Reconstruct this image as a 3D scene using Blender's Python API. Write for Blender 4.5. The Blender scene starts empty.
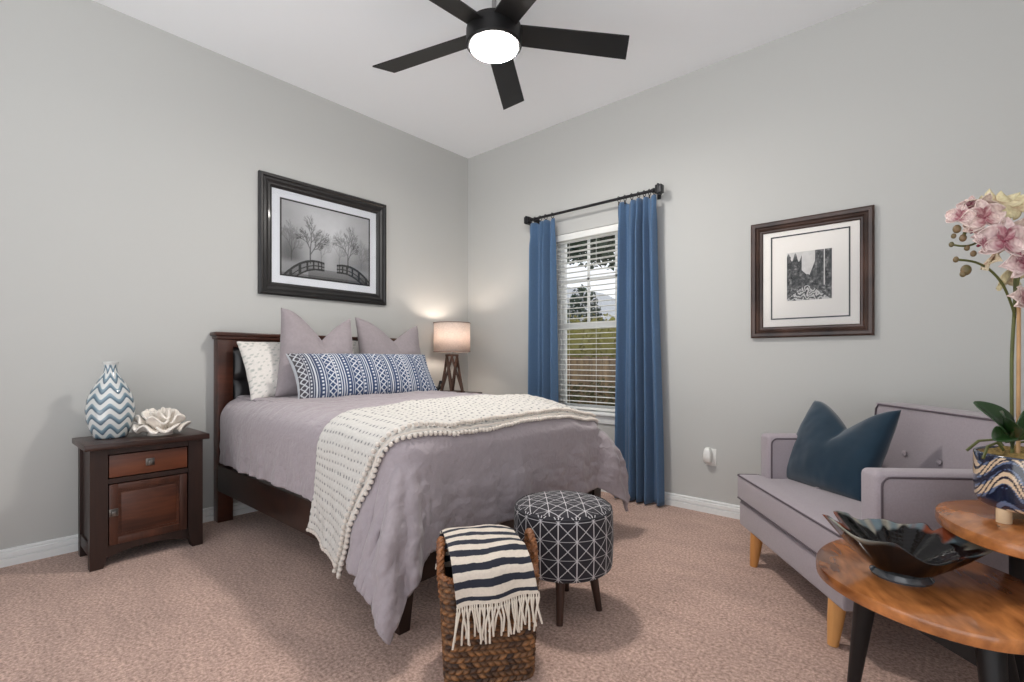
import bpy, bmesh, math, random
import numpy as np
from mathutils import Vector, Matrix, noise
random.seed(7); RNG = np.random.default_rng(7)
PI = math.pi
SC = bpy.context.scene
COL = SC.collection

# ------------------------------------------------------------------ camera, world, exposure
CAMX, CAMY, CAMZ, YAW = 3.5685, -3.4055, 1.048, math.radians(41.222)
cd = bpy.data.cameras.new('camera'); cam = bpy.data.objects.new('camera', cd); COL.objects.link(cam)
cd.sensor_width = 36; cd.lens = 491.4 / 1024 * 36; cd.shift_y = (358.77 - 341) / 1024
cd.clip_start = .05
cam.location = (CAMX, CAMY, CAMZ); cam.rotation_euler = (PI / 2, 0, YAW)
SC.camera = cam
SC.view_settings.view_transform = 'Standard'; SC.view_settings.look = 'None'
SC.view_settings.gamma = 1; SC.view_settings.use_curve_mapping = False
SC.view_settings.exposure = 0.0
w = bpy.data.worlds.new('sky'); SC.world = w; w.use_nodes = True
WB = w.node_tree.nodes['Background']; WB.inputs[1].default_value = 1.0
_n, _l = w.node_tree.nodes, w.node_tree.links      # bright overcast sky above, brighter glow added below the horizon to light the ceiling
_tc = _n.new('ShaderNodeTexCoord'); _sx = _n.new('ShaderNodeSeparateXYZ'); _mr = _n.new('ShaderNodeMapRange'); _mx = _n.new('ShaderNodeMix'); _mx.data_type = 'RGBA'
_l.new(_tc.outputs['Generated'], _sx.inputs[0]); _l.new(_sx.outputs[2], _mr.inputs[0]); _mr.inputs[1].default_value = -.12; _mr.inputs[2].default_value = .12
_l.new(_mr.outputs[0], _mx.inputs[0]); _mx.inputs[6].default_value = (2.85, 2.9, 2.96, 1); _mx.inputs[7].default_value = (1.12, 1.16, 1.22, 1); _l.new(_mx.outputs[2], WB.inputs[0])
FAN_POWER = 238.0
LAMP_POWER = 150.0

# ------------------------------------------------------------------ helpers
def lin(c):
    c = np.asarray(c, float) / 255.0
    return np.where(c <= .04045, c / 12.92, ((c + .055) / 1.055) ** 2.4)
def rgba(c): return tuple(lin(c)) + (1,)

def thing(name, label, cat, loc=(0, 0, 0), rot=(0, 0, 0), group=None):
    o = bpy.data.objects.new(name, None); COL.objects.link(o)
    o.empty_display_size = .1; o.location = loc; o.rotation_euler = rot
    return tag(o, label, cat, group)
def tag(o, label, cat, group=None, kind=None):
    o['label'] = label; o['category'] = cat
    if group: o['group'] = group
    if kind: o['kind'] = kind
    return o
def link(name, me, m, parent=None, smooth=35):
    if m: me.materials.append(m)
    if smooth:
        for p in me.polygons: p.use_smooth = True
        if smooth < 180: me.set_sharp_from_angle(angle=math.radians(smooth))
    o = bpy.data.objects.new(name, me); COL.objects.link(o)
    if parent: o.parent = parent
    return o
def obj(name, bm, m, parent=None, smooth=35):
    bmesh.ops.recalc_face_normals(bm, faces=bm.faces)
    me = bpy.data.meshes.new(name); bm.to_mesh(me); bm.free()
    return link(name, me, m, parent, smooth)
def struct(name, bm, m, parent=None):
    o = obj(name, bm, m, parent)
    if not parent: o['kind'] = 'structure'
    return o
def new(): return bmesh.new()
def box(bm, x0, x1, y0, y1, z0, z1, bev=0, seg=2):
    r = bmesh.ops.create_cube(bm, size=1)['verts']
    for v in r: v.co = ((x0 + x1) / 2 + v.co.x * (x1 - x0), (y0 + y1) / 2 + v.co.y * (y1 - y0), (z0 + z1) / 2 + v.co.z * (z1 - z0))
    if bev:
        es = list({e for v in r for e in v.link_edges})
        bmesh.ops.bevel(bm, geom=es, offset=bev, segments=seg, profile=.5, affect='EDGES')
    return r
def loft(bm, rings, cap=True, closed=True):
    vs = [[bm.verts.new(p) for p in r] for r in rings]
    n = len(vs[0])
    for a, b in zip(vs, vs[1:]):
        for i in range(n if closed else n - 1):
            j = (i + 1) % n
            bm.faces.new((a[i], a[j], b[j], b[i]))
    if cap and closed:
        bm.faces.new(vs[0][::-1]); bm.faces.new(vs[-1])
    return vs
def lathe(bm, prof, seg=40, c=(0, 0, 0), cap=True):
    loft(bm, [[(c[0] + r * math.cos(2 * PI * i / seg), c[1] + r * math.sin(2 * PI * i / seg), c[2] + z) for i in range(seg)] for r, z in prof], cap)
def tube(bm, pts, rad, seg=8, cap=True, flat=None):
    pts = [Vector(p) for p in pts]
    if not hasattr(rad, '__len__'): rad = [rad] * len(pts)
    rings = []; n0 = None
    for i, p in enumerate(pts):
        t = (pts[min(i + 1, len(pts) - 1)] - pts[max(i - 1, 0)]).normalized()
        if n0 is None:
            n0 = t.orthogonal().normalized()
            if flat is not None: n0 = (Vector(flat) - t * t.dot(Vector(flat))).normalized()
        n0 = (n0 - t * t.dot(n0)).normalized(); b = t.cross(n0)
        rings.append([p + (n0 * math.cos(a) + b * math.sin(a)) * rad[i] for a in [2 * PI * k / seg for k in range(seg)]])
    loft(bm, rings, cap)
def bar(bm, p, q, w0, h0, w1=None, h1=None, up=(0, 0, 1)):
    """rectangular bar from p to q, optionally tapered"""
    p, q = Vector(p), Vector(q); t = (q - p).normalized(); u = Vector(up)
    s = t.cross(u).normalized(); u = s.cross(t)
    w1 = w0 if w1 is None else w1; h1 = h0 if h1 is None else h1
    R = lambda c, w, h: [c + s * (sx * w / 2) + u * (sz * h / 2) for sx, sz in ((-1, -1), (1, -1), (1, 1), (-1, 1))]
    loft(bm, [R(p, w0, h0), R(q, w1, h1)])
def rrect(hx, hy, r, n=6, z=0):
    out = []
    for cx, cy, a0 in ((hx - r, hy - r, 0), (-hx + r, hy - r, PI / 2), (-hx + r, -hy + r, PI), (hx - r, -hy + r, 3 * PI / 2)):
        for k in range(n + 1):
            a = a0 + PI / 2 * k / n; out.append((cx + r * math.cos(a), cy + r * math.sin(a), z))
    return out
def gridmesh(name, P, m, parent=None, col=None, cu=False, cv=False, smooth=180, thick=0, caps=False):
    """P (nu,nv,3) sheet; col (nu,nv,3) linear colours stored in the attribute Col"""
    P = np.asarray(P, float); nu, nv = P.shape[:2]
    I = np.arange(nu * nv).reshape(nu, nv)
    A = I if not cu else np.vstack([I, I[:1]])
    A = A if not cv else np.hstack([A, A[:, :1]])
    F = np.stack([A[:-1, :-1], A[1:, :-1], A[1:, 1:], A[:-1, 1:]], -1).reshape(-1, 4)
    F = F.tolist()
    if caps: F += [I[:, 0].tolist()[::-1], I[:, -1].tolist()]
    me = bpy.data.meshes.new(name); me.from_pydata(P.reshape(-1, 3).tolist(), [], F)
    if col is not None: setcol(me, col.reshape(-1, 3))
    o = link(name, me, m, parent, smooth)
    if thick:
        md = o.modifiers.new('thickness', 'SOLIDIFY'); md.thickness = thick; md.offset = 0
    return o
def setcol(me, c):
    at = me.color_attributes.new('Col', 'FLOAT_COLOR', 'POINT')
    buf = np.ones((len(c), 4), np.float32); buf[:, :3] = c
    at.data.foreach_set('color', buf.ravel())
def fbm(x, y, s=1.0, seed=0.0, oct=3):
    x, y = np.broadcast_arrays(np.asarray(x, float), np.asarray(y, float)); out = np.zeros(x.shape)
    r = np.random.default_rng(int(seed * 100) + 5)
    amp, fr = 1.0, s
    for o in range(oct):
        for k in range(5):
            a = r.uniform(0, 2 * PI); ph = r.uniform(0, 2 * PI); f = fr * r.uniform(.6, 1.5)
            out = out + amp / 5 * np.sin(f * (x * math.cos(a) + y * math.sin(a)) + ph + 1.3 * np.sin(.7 * f * (y * math.cos(a) - x * math.sin(a)) + ph * 2))
        amp *= .5; fr *= 2.1
    return out
def sst(a, b, x):
    t = np.clip((np.asarray(x, float) - a) / (b - a), 0, 1); return t * t * (3 - 2 * t)

# ------------------------------------------------------------------ materials
def mat(name, col=None, rough=.6, attr=False, var=0, vscale=8, bump=0, bscale=200, bdist=.002, metal=0, sheen=0, coat=0, spec=.5,
        stretch=None, col2=None, emit=0, trans=0, detail=4, bdistort=0):
    m = bpy.data.materials.new(name); m.use_nodes = True; nt = m.node_tree; N = nt.nodes; L = nt.links
    b = N['Principled BSDF']; b.inputs['Roughness'].default_value = rough; b.inputs['Metallic'].default_value = metal
    b.inputs['Specular IOR Level'].default_value = spec; b.inputs['Sheen Weight'].default_value = sheen; b.inputs['Coat Weight'].default_value = coat
    b.inputs['Coat Roughness'].default_value = .08
    tc = N.new('ShaderNodeTexCoord'); mp = N.new('ShaderNodeMapping'); L.new(tc.outputs['Object'], mp.inputs[0])
    if stretch: mp.inputs['Scale'].default_value = stretch
    src = None
    if attr:
        a = N.new('ShaderNodeAttribute'); a.attribute_name = 'Col'; src = a.outputs['Color']
    if var or col2:
        n = N.new('ShaderNodeTexNoise'); n.inputs['Scale'].default_value = vscale; n.inputs['Detail'].default_value = detail; L.new(mp.outputs[0], n.inputs['Vector'])
        r = N.new('ShaderNodeValToRGB'); L.new(n.outputs[0], r.inputs[0])
        r.color_ramp.elements[0].position = .3; r.color_ramp.elements[1].position = .7
        if attr:
            lo, hi = (1 - var,) * 3 + (1,), (1 + var,) * 3 + (1,)
            r.color_ramp.elements[0].color = lo; r.color_ramp.elements[1].color = hi
            mx = N.new('ShaderNodeMix'); mx.data_type = 'RGBA'; mx.blend_type = 'MULTIPLY'; mx.inputs[0].default_value = 1
            L.new(src, mx.inputs[6]); L.new(r.outputs[0], mx.inputs[7]); src = mx.outputs[2]
        else:
            c0 = lin(col); c1 = lin(col2) if col2 else c0
            r.color_ramp.elements[0].color = tuple(c0 * (1 - var)) + (1,); r.color_ramp.elements[1].color = tuple(np.minimum(c1 * (1 + var), 1)) + (1,)
            src = r.outputs[0]
    if src: L.new(src, b.inputs['Base Color'])
    else: b.inputs['Base Color'].default_value = rgba(col)
    if bump:
        n2 = N.new('ShaderNodeTexNoise'); n2.inputs['Scale'].default_value = bscale; n2.inputs['Detail'].default_value = 3; n2.inputs['Distortion'].default_value = bdistort; L.new(mp.outputs[0], n2.inputs['Vector'])
        bp = N.new('ShaderNodeBump'); bp.inputs['Strength'].default_value = bump; bp.inputs['Distance'].default_value = bdist
        L.new(n2.outputs[0], bp.inputs['Height']); L.new(bp.outputs[0], b.inputs['Normal'])
    if emit:
        b.inputs['Emission Color'].default_value = rgba(col); b.inputs['Emission Strength'].default_value = emit
    if trans: b.inputs['Transmission Weight'].default_value = trans
    return m
def woodmat(name, dark, light, axis='x', rough=.4, scale=6.0, coat=0, ring=12):
    st = {'blot': (.34, 1, 1), 'x': (.12, 1, 1), 'y': (1, .12, 1), 'z': (1, 1, .12)}[axis]
    m = bpy.data.materials.new(name); m.use_nodes = True; nt = m.node_tree; N = nt.nodes; L = nt.links
    b = N['Principled BSDF']; b.inputs['Roughness'].default_value = rough; b.inputs['Coat Weight'].default_value = coat; b.inputs['Coat Roughness'].default_value = .12
    tc = N.new('ShaderNodeTexCoord'); mp = N.new('ShaderNodeMapping'); L.new(tc.outputs['Object'], mp.inputs[0]); mp.inputs['Scale'].default_value = st
    n = N.new('ShaderNodeTexNoise'); n.inputs['Scale'].default_value = scale; n.inputs['Detail'].default_value = 6; n.inputs['Distortion'].default_value = 1.2; L.new(mp.outputs[0], n.inputs['Vector'])
    n2 = N.new('ShaderNodeTexNoise'); n2.inputs['Scale'].default_value = scale * ring; n2.inputs['Detail'].default_value = 3; L.new(mp.outputs[0], n2.inputs['Vector'])
    ad = N.new('ShaderNodeMath'); ad.operation = 'MULTIPLY_ADD'; L.new(n2.outputs[0], ad.inputs[0]); ad.inputs[1].default_value = .35; L.new(n.outputs[0], ad.inputs[2])
    r = N.new('ShaderNodeValToRGB'); L.new(ad.outputs[0], r.inputs[0]); r.color_ramp.elements[0].position = .45; r.color_ramp.elements[1].position = .9
    r.color_ramp.elements[0].color = rgba(dark); r.color_ramp.elements[1].color = rgba(light); L.new(r.outputs[0], b.inputs['Base Color'])
    bp = N.new('ShaderNodeBump'); bp.inputs['Strength'].default_value = .15; bp.inputs['Distance'].default_value = .001; L.new(n2.outputs[0], bp.inputs['Height']); L.new(bp.outputs[0], b.inputs['Normal'])
    return m
M = {}
M['wall'] = mat('wall_paint', (189, 189, 186), .75, bump=.08, bscale=260, bdist=.001, spec=.3)
M['ceil'] = mat('ceiling_paint', (246, 248, 250), .85, spec=.2)
M['trim'] = mat('trim_paint', (232, 233, 232), .4)
M['carpet'] = None
M['duvet'] = mat('linen_duvet', (157, 147, 151), .85, var=.04, vscale=40, bump=.45, bscale=24, bdist=.012, bdistort=1.2, sheen=.25, spec=.2)
M['gpillow'] = mat('grey_linen', (148, 139, 142), .85, var=.05, vscale=60, bump=.25, bscale=60, bdist=.003, sheen=.2, spec=.2)
M['fab'] = mat('printed_fabric', rough=.85, attr=True, var=.06, vscale=120, bump=.2, bscale=400, bdist=.001, sheen=.1, spec=.2)
M['print'] = mat('art_print', rough=.5, attr=True, spec=.3)
M['ceramic'] = mat('glazed_ceramic', rough=.15, attr=True, var=.05, vscale=30, coat=.6)
M['ceramic2'] = mat('matt_ceramic', (236, 228, 218), .5, var=.08, vscale=25, bump=.1, bscale=60)
M['glaze'] = mat('black_glaze', rough=.08, attr=True, coat=0, spec=.4)
M['espresso'] = woodmat('espresso_wood', (24, 14, 11), (48, 28, 21), 'z', .35)
M['espresso_h'] = woodmat('espresso_wood_flat', (26, 15, 12), (54, 32, 24), 'y', .35)
M['cherry'] = woodmat('cherry_headboard', (48, 24, 16), (84, 44, 30), 'y', .32)
M['nsdark'] = woodmat('nightstand_dark', (24, 13, 10), (52, 30, 22), 'z', .45)
M['nsmid'] = woodmat('nightstand_brown', (52, 26, 17), (108, 60, 38), 'y', .4)
M['nsdoor'] = woodmat('nightstand_door', (44, 24, 17), (84, 47, 32), 'z', .4)
M['nstop'] = woodmat('nightstand_top', (34, 20, 16), (70, 42, 32), 'y', .3)
M['acacia'] = woodmat('acacia_top', (84, 42, 20), (208, 134, 76), 'blot', .22, scale=7, coat=.4, ring=6)
M['legwood'] = woodmat('light_leg_wood', (186, 126, 68), (222, 164, 100), 'z', .4)
M['stoolwood'] = woodmat('stool_leg_wood', (40, 24, 18), (72, 46, 34), 'z', .45)
M['lampwood'] = woodmat('lamp_wood', (58, 38, 30), (100, 70, 56), 'z', .6)
M['leather'] = mat('black_leather', (34, 32, 34), .3, bump=.2, bscale=220, bdist=.001)
M['black'] = mat('black_metal', (22, 21, 22), .45, spec=.4)
M['fanblack'] = mat('fan_black', (14, 13, 14), .5, spec=.4)
M['blade'] = woodmat('fan_blade', (9, 8, 8), (20, 18, 17), 'x', .5)
M['steel'] = mat('brushed_steel', (160, 160, 158), .35, metal=1)
M['pewter'] = mat('pewter', (120, 116, 112), .35, metal=1)
M['rod'] = mat('dark_bronze', (46, 46, 48), .4, metal=.6)
M['curtain'] = mat('blue_curtain', (92, 121, 153), .75, var=.12, vscale=90, bump=.25, bscale=300, bdist=.001, sheen=.3, spec=.25)
def translucent(m, col, f):
    nt = m.node_tree; b = nt.nodes['Principled BSDF']; out = nt.nodes['Material Output']
    t = nt.nodes.new('ShaderNodeBsdfTranslucent'); t.inputs[0].default_value = rgba(col)
    mx = nt.nodes.new('ShaderNodeMixShader'); mx.inputs[0].default_value = f
    nt.links.new(b.outputs[0], mx.inputs[1]); nt.links.new(t.outputs[0], mx.inputs[2]); nt.links.new(mx.outputs[0], out.inputs[0])
translucent(M['curtain'], (110, 160, 205), .35)
M['sofa'] = mat('grey_upholstery', (158, 148, 153), .85, var=.05, vscale=140, bump=.3, bscale=500, bdist=.001, sheen=.25, spec=.2)
M['welt'] = mat('welt_cord', (86, 76, 82), .8)
M['velvet'] = mat('blue_velvet', (11, 40, 57), .7, var=.12, vscale=9, bump=.1, bscale=300, bdist=.001, sheen=.4, spec=.2)
M['white'] = mat('white_plastic', (232, 232, 228), .35)
M['slat'] = mat('blind_slat', (236, 236, 232), .45)
M['frame1'] = mat('bronze_black_frame', (26, 24, 24), .42, var=.3, vscale=5, coat=.15)
M['frame2'] = mat('walnut_frame', (44, 30, 26), .32, var=.35, vscale=6, col2=(70, 50, 42), coat=.3)
M['matte'] = mat('mat_board', (238, 233, 227), .8)
M['matte2'] = mat('mat_board_cool', (234, 237, 243), .8)
M['cream'] = mat('cream_yarn', (214, 203, 188), .9, bump=.4, bscale=150, sheen=.2)
M['ivory'] = mat('ivory_yarn', (212, 202, 192), .95, bump=.4, bscale=250, bdist=.004, sheen=.3)
M['wicker'] = mat('woven_wicker', rough=.55, attr=True, var=.25, vscale=120, bump=.5, bscale=160, bdist=.002)
M['leaf'] = mat('leaf_green', (34, 62, 28), .3, var=.25, vscale=14, coat=.2)
M['stem'] = mat('stem_green', (84, 88, 42), .5, var=.15, vscale=30)
M['bud'] = mat('bud_green', (74, 80, 40), .5, var=.2, vscale=40, col2=(120, 92, 66))
M['petal'] = mat('petal', rough=.6, attr=True, var=.1, vscale=60)
M['moss'] = mat('moss', (112, 92, 44), .95, var=.3, vscale=70, col2=(140, 116, 66), bump=1, bscale=120, bdist=.01)
M['cane'] = mat('bamboo', (178, 140, 98), .6, var=.15, vscale=20)
M['peg'] = mat('peg_wood', (214, 186, 150), .5, var=.08, vscale=20)
def burlap():
    m = mat('burlap_shade', (206, 194, 186), .9, var=.22, vscale=60, stretch=(1, 1, 5))
    nt = m.node_tree; b = nt.nodes['Principled BSDF']; out = nt.nodes['Material Output']
    t = nt.nodes.new('ShaderNodeBsdfTranslucent'); t.inputs[0].default_value = rgba((244, 232, 224))
    mx = nt.nodes.new('ShaderNodeMixShader'); mx.inputs[0].default_value = .27
    nt.links.new(b.outputs[0], mx.inputs[1]); nt.links.new(t.outputs[0], mx.inputs[2]); nt.links.new(mx.outputs[0], out.inputs[0]); return m
M['shade'] = burlap()
def carpet():
    m = bpy.data.materials.new('carpet'); m.use_nodes = True; nt = m.node_tree; N = nt.nodes; L = nt.links
    b = N['Principled BSDF']; b.inputs['Roughness'].default_value = .95; b.inputs['Specular IOR Level'].default_value = .1; b.inputs['Sheen Weight'].default_value = .2
    tc = N.new('ShaderNodeTexCoord')
    def nz(sc, det, p0, p1, c0, c1, scl=(1, 1, 1)):
        mp = N.new('ShaderNodeMapping'); mp.inputs['Scale'].default_value = scl; L.new(tc.outputs['Object'], mp.inputs[0])
        n = N.new('ShaderNodeTexNoise'); n.inputs['Scale'].default_value = sc; n.inputs['Detail'].default_value = det; n.inputs['Roughness'].default_value = .7; L.new(mp.outputs[0], n.inputs['Vector'])
        r = N.new('ShaderNodeValToRGB'); r.color_ramp.elements[0].position = p0; r.color_ramp.elements[1].position = p1
        r.color_ramp.elements[0].color = c0; r.color_ramp.elements[1].color = c1; L.new(n.outputs[0], r.inputs[0]); return r.outputs[0], n.outputs[0]
    tuft, h = nz(84, 5, .34, .66, rgba((136, 108, 96)), rgba((216, 184, 169)))
    brush, _ = nz(2.2, 3, .35, .65, (.88, .88, .88, 1), (1.08, 1.08, 1.08, 1), (1, 2.2, 1))
    mx = N.new('ShaderNodeMix'); mx.data_type = 'RGBA'; mx.blend_type = 'MULTIPLY'; mx.inputs[0].default_value = 1; L.new(tuft, mx.inputs[6]); L.new(brush, mx.inputs[7]); L.new(mx.outputs[2], b.inputs['Base Color'])
    bp = N.new('ShaderNodeBump'); bp.inputs['Strength'].default_value = .5; bp.inputs['Distance'].default_value = .006; L.new(h, bp.inputs['Height']); L.new(bp.outputs[0], b.inputs['Normal'])
    return m
M['carpet'] = carpet()
def emis(name, c, s):
    m = bpy.data.materials.new(name); m.use_nodes = True; nt = m.node_tree; nt.nodes.remove(nt.nodes['Principled BSDF'])
    e = nt.nodes.new('ShaderNodeEmission'); e.inputs[0].default_value = rgba(c); e.inputs[1].default_value = s
    nt.links.new(e.outputs[0], nt.nodes['Material Output'].inputs[0]); return m
def panemat(name, refl=1.0):
    m = bpy.data.materials.new(name); m.use_nodes = True; nt = m.node_tree; nt.nodes.remove(nt.nodes['Principled BSDF'])
    t = nt.nodes.new('ShaderNodeBsdfTransparent'); g = nt.nodes.new('ShaderNodeBsdfGlossy'); g.inputs['Roughness'].default_value = .02
    f = nt.nodes.new('ShaderNodeFresnel'); f.inputs[0].default_value = 1.35; mx = nt.nodes.new('ShaderNodeMixShader')
    nt.links.new(f.outputs[0], mx.inputs[0]); nt.links.new(t.outputs[0], mx.inputs[1]); nt.links.new(g.outputs[0], mx.inputs[2])
    nt.links.new(mx.outputs[0], nt.nodes['Material Output'].inputs[0]); return m
M['pane'] = panemat('clear_glass')
M['leaves_out'] = mat('tree_leaf', (46, 62, 44), .7, var=.4, vscale=3)
M['hedge_out'] = mat('hedge_leaf', (150, 146, 66), .8, var=.35, vscale=2, col2=(110, 104, 56))
M['fence_out'] = woodmat('fence_wood', (84, 66, 48), (140, 116, 84), 'z', .8)
M['lawn'] = mat('lawn', (110, 112, 66), .95, var=.3, vscale=6)
M['siding'] = mat('pale_siding', (190, 194, 198), .8)
M['roof'] = mat('roof_shingle', (176, 178, 182), .9, var=.2, vscale=12)

# ------------------------------------------------------------------ room shell
H = 3.048; X1, Y1 = 4.75, -4.15
bm = new(); box(bm, -.15, X1 + .15, Y1 - .15, .15, -.12, 0); struct('floor', bm, M['carpet'])
bm = new(); box(bm, -.15, X1 + .15, Y1 - .15, .15, H, H + .12); struct('ceiling', bm, M['ceil'])
bm = new(); box(bm, -.12, 0, Y1 - .15, .12, 0, H); struct('wall_left', bm, M['wall'])
WX0, WX1, WZ0, WZ1 = 1.06, 1.90, .62, 2.10
bm = new()
box(bm, 0, WX0, 0, .12, 0, H); box(bm, WX1, X1, 0, .12, 0, H); box(bm, WX0, WX1, 0, .12, 0, WZ0); box(bm, WX0, WX1, 0, .12, WZ1, H)
struct('wall_back', bm, M['wall'])
bm = new(); box(bm, X1, X1 + .12, -3.1, .12, 0, H); struct('wall_right', bm, M['wall'])  # unseen; cut short to let outside light in past its end
bm = new(); box(bm, 0, .65, Y1 - .12, Y1, 0, H); struct('shade_wall_front', bm, M['wall'])  # unseen stub, added to keep back light off the bed's near side
def baseboard(name, pts):
    prof = [(0, 0), (.020, 0), (.020, .036), (.011, .038), (.011, .043), (.018, .046), (.017, .066), (.008, .068), (.008, .073), (.012, .076), (.010, .083), (0, .086)]
    bm = new(); rings = []
    for (px, py, nx, ny) in pts: rings.append([(px + nx * a, py + ny * a, z) for a, z in prof])
    loft(bm, rings); o = obj(name, bm, M['trim'], None, 20); o['kind'] = 'structure'
baseboard('baseboard_left', [(0, Y1, 1, 0), (0, 0, 1, 0)])
baseboard('baseboard_back', [(0, 0, 0, -1), (X1, 0, 0, -1)])

# ------------------------------------------------------------------ window with blind
bm = new()   # frame: jambs, head, sill, sashes
fy0, fy1 = .062, .115
for a, b_ in ((WX0, WX0 + .035), (WX1 - .035, WX1)): box(bm, a, b_, fy0, fy1, WZ0, WZ1, .003)
box(bm, WX0, WX1, fy0, fy1, WZ1 - .04, WZ1, .003); box(bm, WX0, WX1, fy0, fy1, WZ0, WZ0 + .045, .003)
zm = 1.325
box(bm, WX0 + .03, WX1 - .03, fy0 + .005, fy1, zm - .028, zm + .028, .003)
for a, b_ in ((WX0 + .035, WX0 + .065), (WX1 - .065, WX1 - .035)): box(bm, a, b_, fy0 + .008, fy1 - .005, WZ0 + .04, WZ1 - .04, .003)
win = struct('window_1', bm, M['trim'])
bm = new()
xm = (WX0 + WX1) / 2
for xx in (xm - .12, xm + .14): box(bm, xx - .01, xx + .01, .075, .09, zm + .02, WZ1 - .04)
box(bm, WX0 + .06, WX1 - .06, .075, .09, 1.70, 1.72)
obj('muntin', bm, M['trim'], win)
bm = new(); box(bm, WX0 + .06, WX1 - .06, .094, .098, WZ0 + .04, WZ1 - .04); obj('pane', bm, M['pane'], win)
bm = new(); box(bm, WX0 - .05, WX1 + .05, -.035, .062, WZ0 - .022, WZ0 + .004, .006); box(bm, WX0 - .03, WX1 + .03, -.012, 0, WZ0 - .085, WZ0 - .022, .003)
o = obj('trim_1', bm, M['trim']); o['kind'] = 'structure'
bl = thing('window_blind', 'white horizontal slat blind lowered over the window', 'blind', (xm, .03, WZ1))
hw = (WX1 - WX0) / 2 - .012
bm = new(); box(bm, -hw, hw, -.026, .026, -.055, -.002, .004); obj('headrail', bm, M['slat'], bl)
bm = new(); z = -.075
while z > WZ0 - WZ1 + .05:
    R = []
    for x in (-hw, hw): R.append([(x, -.024, z + .003), (x, 0, z + .006), (x, .024, z + .003), (x, .024, z + .0055), (x, 0, z + .0085), (x, -.024, z + .0055)])
    loft(bm, R); z -= .043
obj('slats', bm, M['slat'], bl)
bm = new(); box(bm, -hw, hw, -.022, .022, WZ0 - WZ1 + .012, WZ0 - WZ1 + .032, .004); obj('bottom_rail', bm, M['slat'], bl)
for xx in (-.26, 0.0, .26):
    bm = new(); tube(bm, [(xx, -.027, -.05), (xx, -.027, WZ0 - WZ1 + .02)], .0012, 5); obj('ladder_cord', bm, M['slat'], bl)

# ------------------------------------------------------------------ curtain rod, rings, curtains
RZ, RY = 2.25, -.10
rod = thing('curtain_rod', 'dark metal curtain rod with square finials above the window', 'curtain rod', (1.47, RY, RZ))
bm = new(); tube(bm, [(-.60, 0, 0), (.575, 0, 0)], .011, 12); obj('pole', bm, M['rod'], rod)
for sx, x in ((-1, -.595), (1, .57)):
    bm = new(); box(bm, x - .004 if sx > 0 else x - .045, x + .045 if sx > 0 else x + .004, -.026, .026, -.03, .03, .006)
    box(bm, x + sx * .02 - .006, x + sx * .02 + .006, -.031, .031, -.035, .035, .003); obj('finial', bm, M['rod'], rod)
for x in (-.575, .545):
    bm = new(); box(bm, x - .008, x + .008, -.01, -RY, -.008, .008, .002); box(bm, x - .014, x + .014, -RY - .008, -RY, -.04, .03, .003)
    tube(bm, [(x - .01, 0, 0), (x + .01, 0, 0)], .016, 12); obj('bracket', bm, M['rod'], rod)
def curtain(name, label, x0, x1, nf, b0, b1, ringxs):
    t = thing(name, label, 'curtain', ((x0 + x1) / 2, RY, 0), group='blue curtains at the window')
    cx = (x0 + x1) / 2
    nu, nv = 40 * nf, 60
    u = np.linspace(0, 1, nu)[:, None]; v = np.linspace(0, 1, nv)[None, :]
    ztop, zbot = RZ - .045, .015
    z = zbot + (ztop - zbot) * v + 0 * u
    uu = u + .045 * np.sin(2 * PI * u * 1.3 + 1.1) * (.4 + .6 * u * (1 - u) * 4) + .012 * np.sin(2 * PI * u * 2 + 2.0 * v) * (1 - v)
    ph = 2 * PI * nf * uu
    pl = sst(.90, .97, v)
    fold = np.sin(ph) * (1 + .3 * np.sin(ph * .37 + 1)) + .28 * np.sin(2 * ph + 1.0) + .2 * np.sin(ph * .5 + 3 * v)
    amp = .044 * (1 - .25 * v) * (1 - .4 * pl)
    pinch = (np.abs(np.sin(ph / 2)) ** .5)
    y = amp * fold - pl * .012 * (1 - pinch)
    xa = x0 + (x1 - x0) * u; xb = b0 + (b1 - b0) * u
    k = sst(0, 1, v)
    x = xa * k + xb * (1 - k) + (.006 * np.cos(ph)) * (1 - .5 * v)
    z = z + pl * .010 * np.cos(ph * 1.0)
    P = np.stack([x - cx, y + 0 * x, z + 0 * x], -1)
    gridmesh('panel', P, M['curtain'], t, thick=.003)
    for rx in ringxs:
        bm = new(); tube(bm, [(rx - cx + .004 * math.sin(a) * 0, .021 * math.cos(a), RZ - .006 + .021 * math.sin(a)) for a in np.linspace(0, 2 * PI, 21)], .0028, 6, cap=False)
        box(bm, rx - cx - .005, rx - cx + .005, -.004, .004, RZ - .05, RZ - .025, .001); obj('ring', bm, M['rod'], t)
    return t
curtain('curtain', 'blue curtain panel hanging left of the window, nearest the corner lamp', .868, 1.145, 4, .850, 1.165, [.885, .935, .99, 1.05, 1.12])
curtain('curtain', 'wider blue curtain panel hanging right of the window', 1.725, 2.035, 5, 1.690, 2.085, [1.74, 1.79, 1.845, 1.90, 1.945, 1.985, 2.02])

# ------------------------------------------------------------------ bed
bed = thing('bed', 'queen bed frame in dark wood with a tufted black headboard', 'bed', (0, -1.57, 0))
BY0, BY1 = -.715, .72     # local y (near, far)
bm = new()
for y in (BY0, BY1 - .09):
    pass
def post(y0):
    bm = new(); box(bm, .015, .095, y0, y0 + .09, 0, 1.175, .004); obj('headboard_post', bm, M['cherry'], bed)
post(BY0); post(BY1 - .09)
bm = new(); box(bm, .005, .115, BY0 - .02, BY1 + .02, 1.195, 1.22, .006); box(bm, .012, .105, BY0 - .008, BY1 + .008, 1.175, 1.196, .004)
box(bm, .02, .09, BY0 + .09, BY1 - .09, 1.125, 1.176, .003); box(bm, .02, .09, BY0 + .09, BY1 - .09, .40, .48, .003); box(bm, .02, .05, BY0 + .08, BY1 - .08, .47, 1.13)
obj('headboard_frame', bm, M['cherry'], bed)
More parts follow.
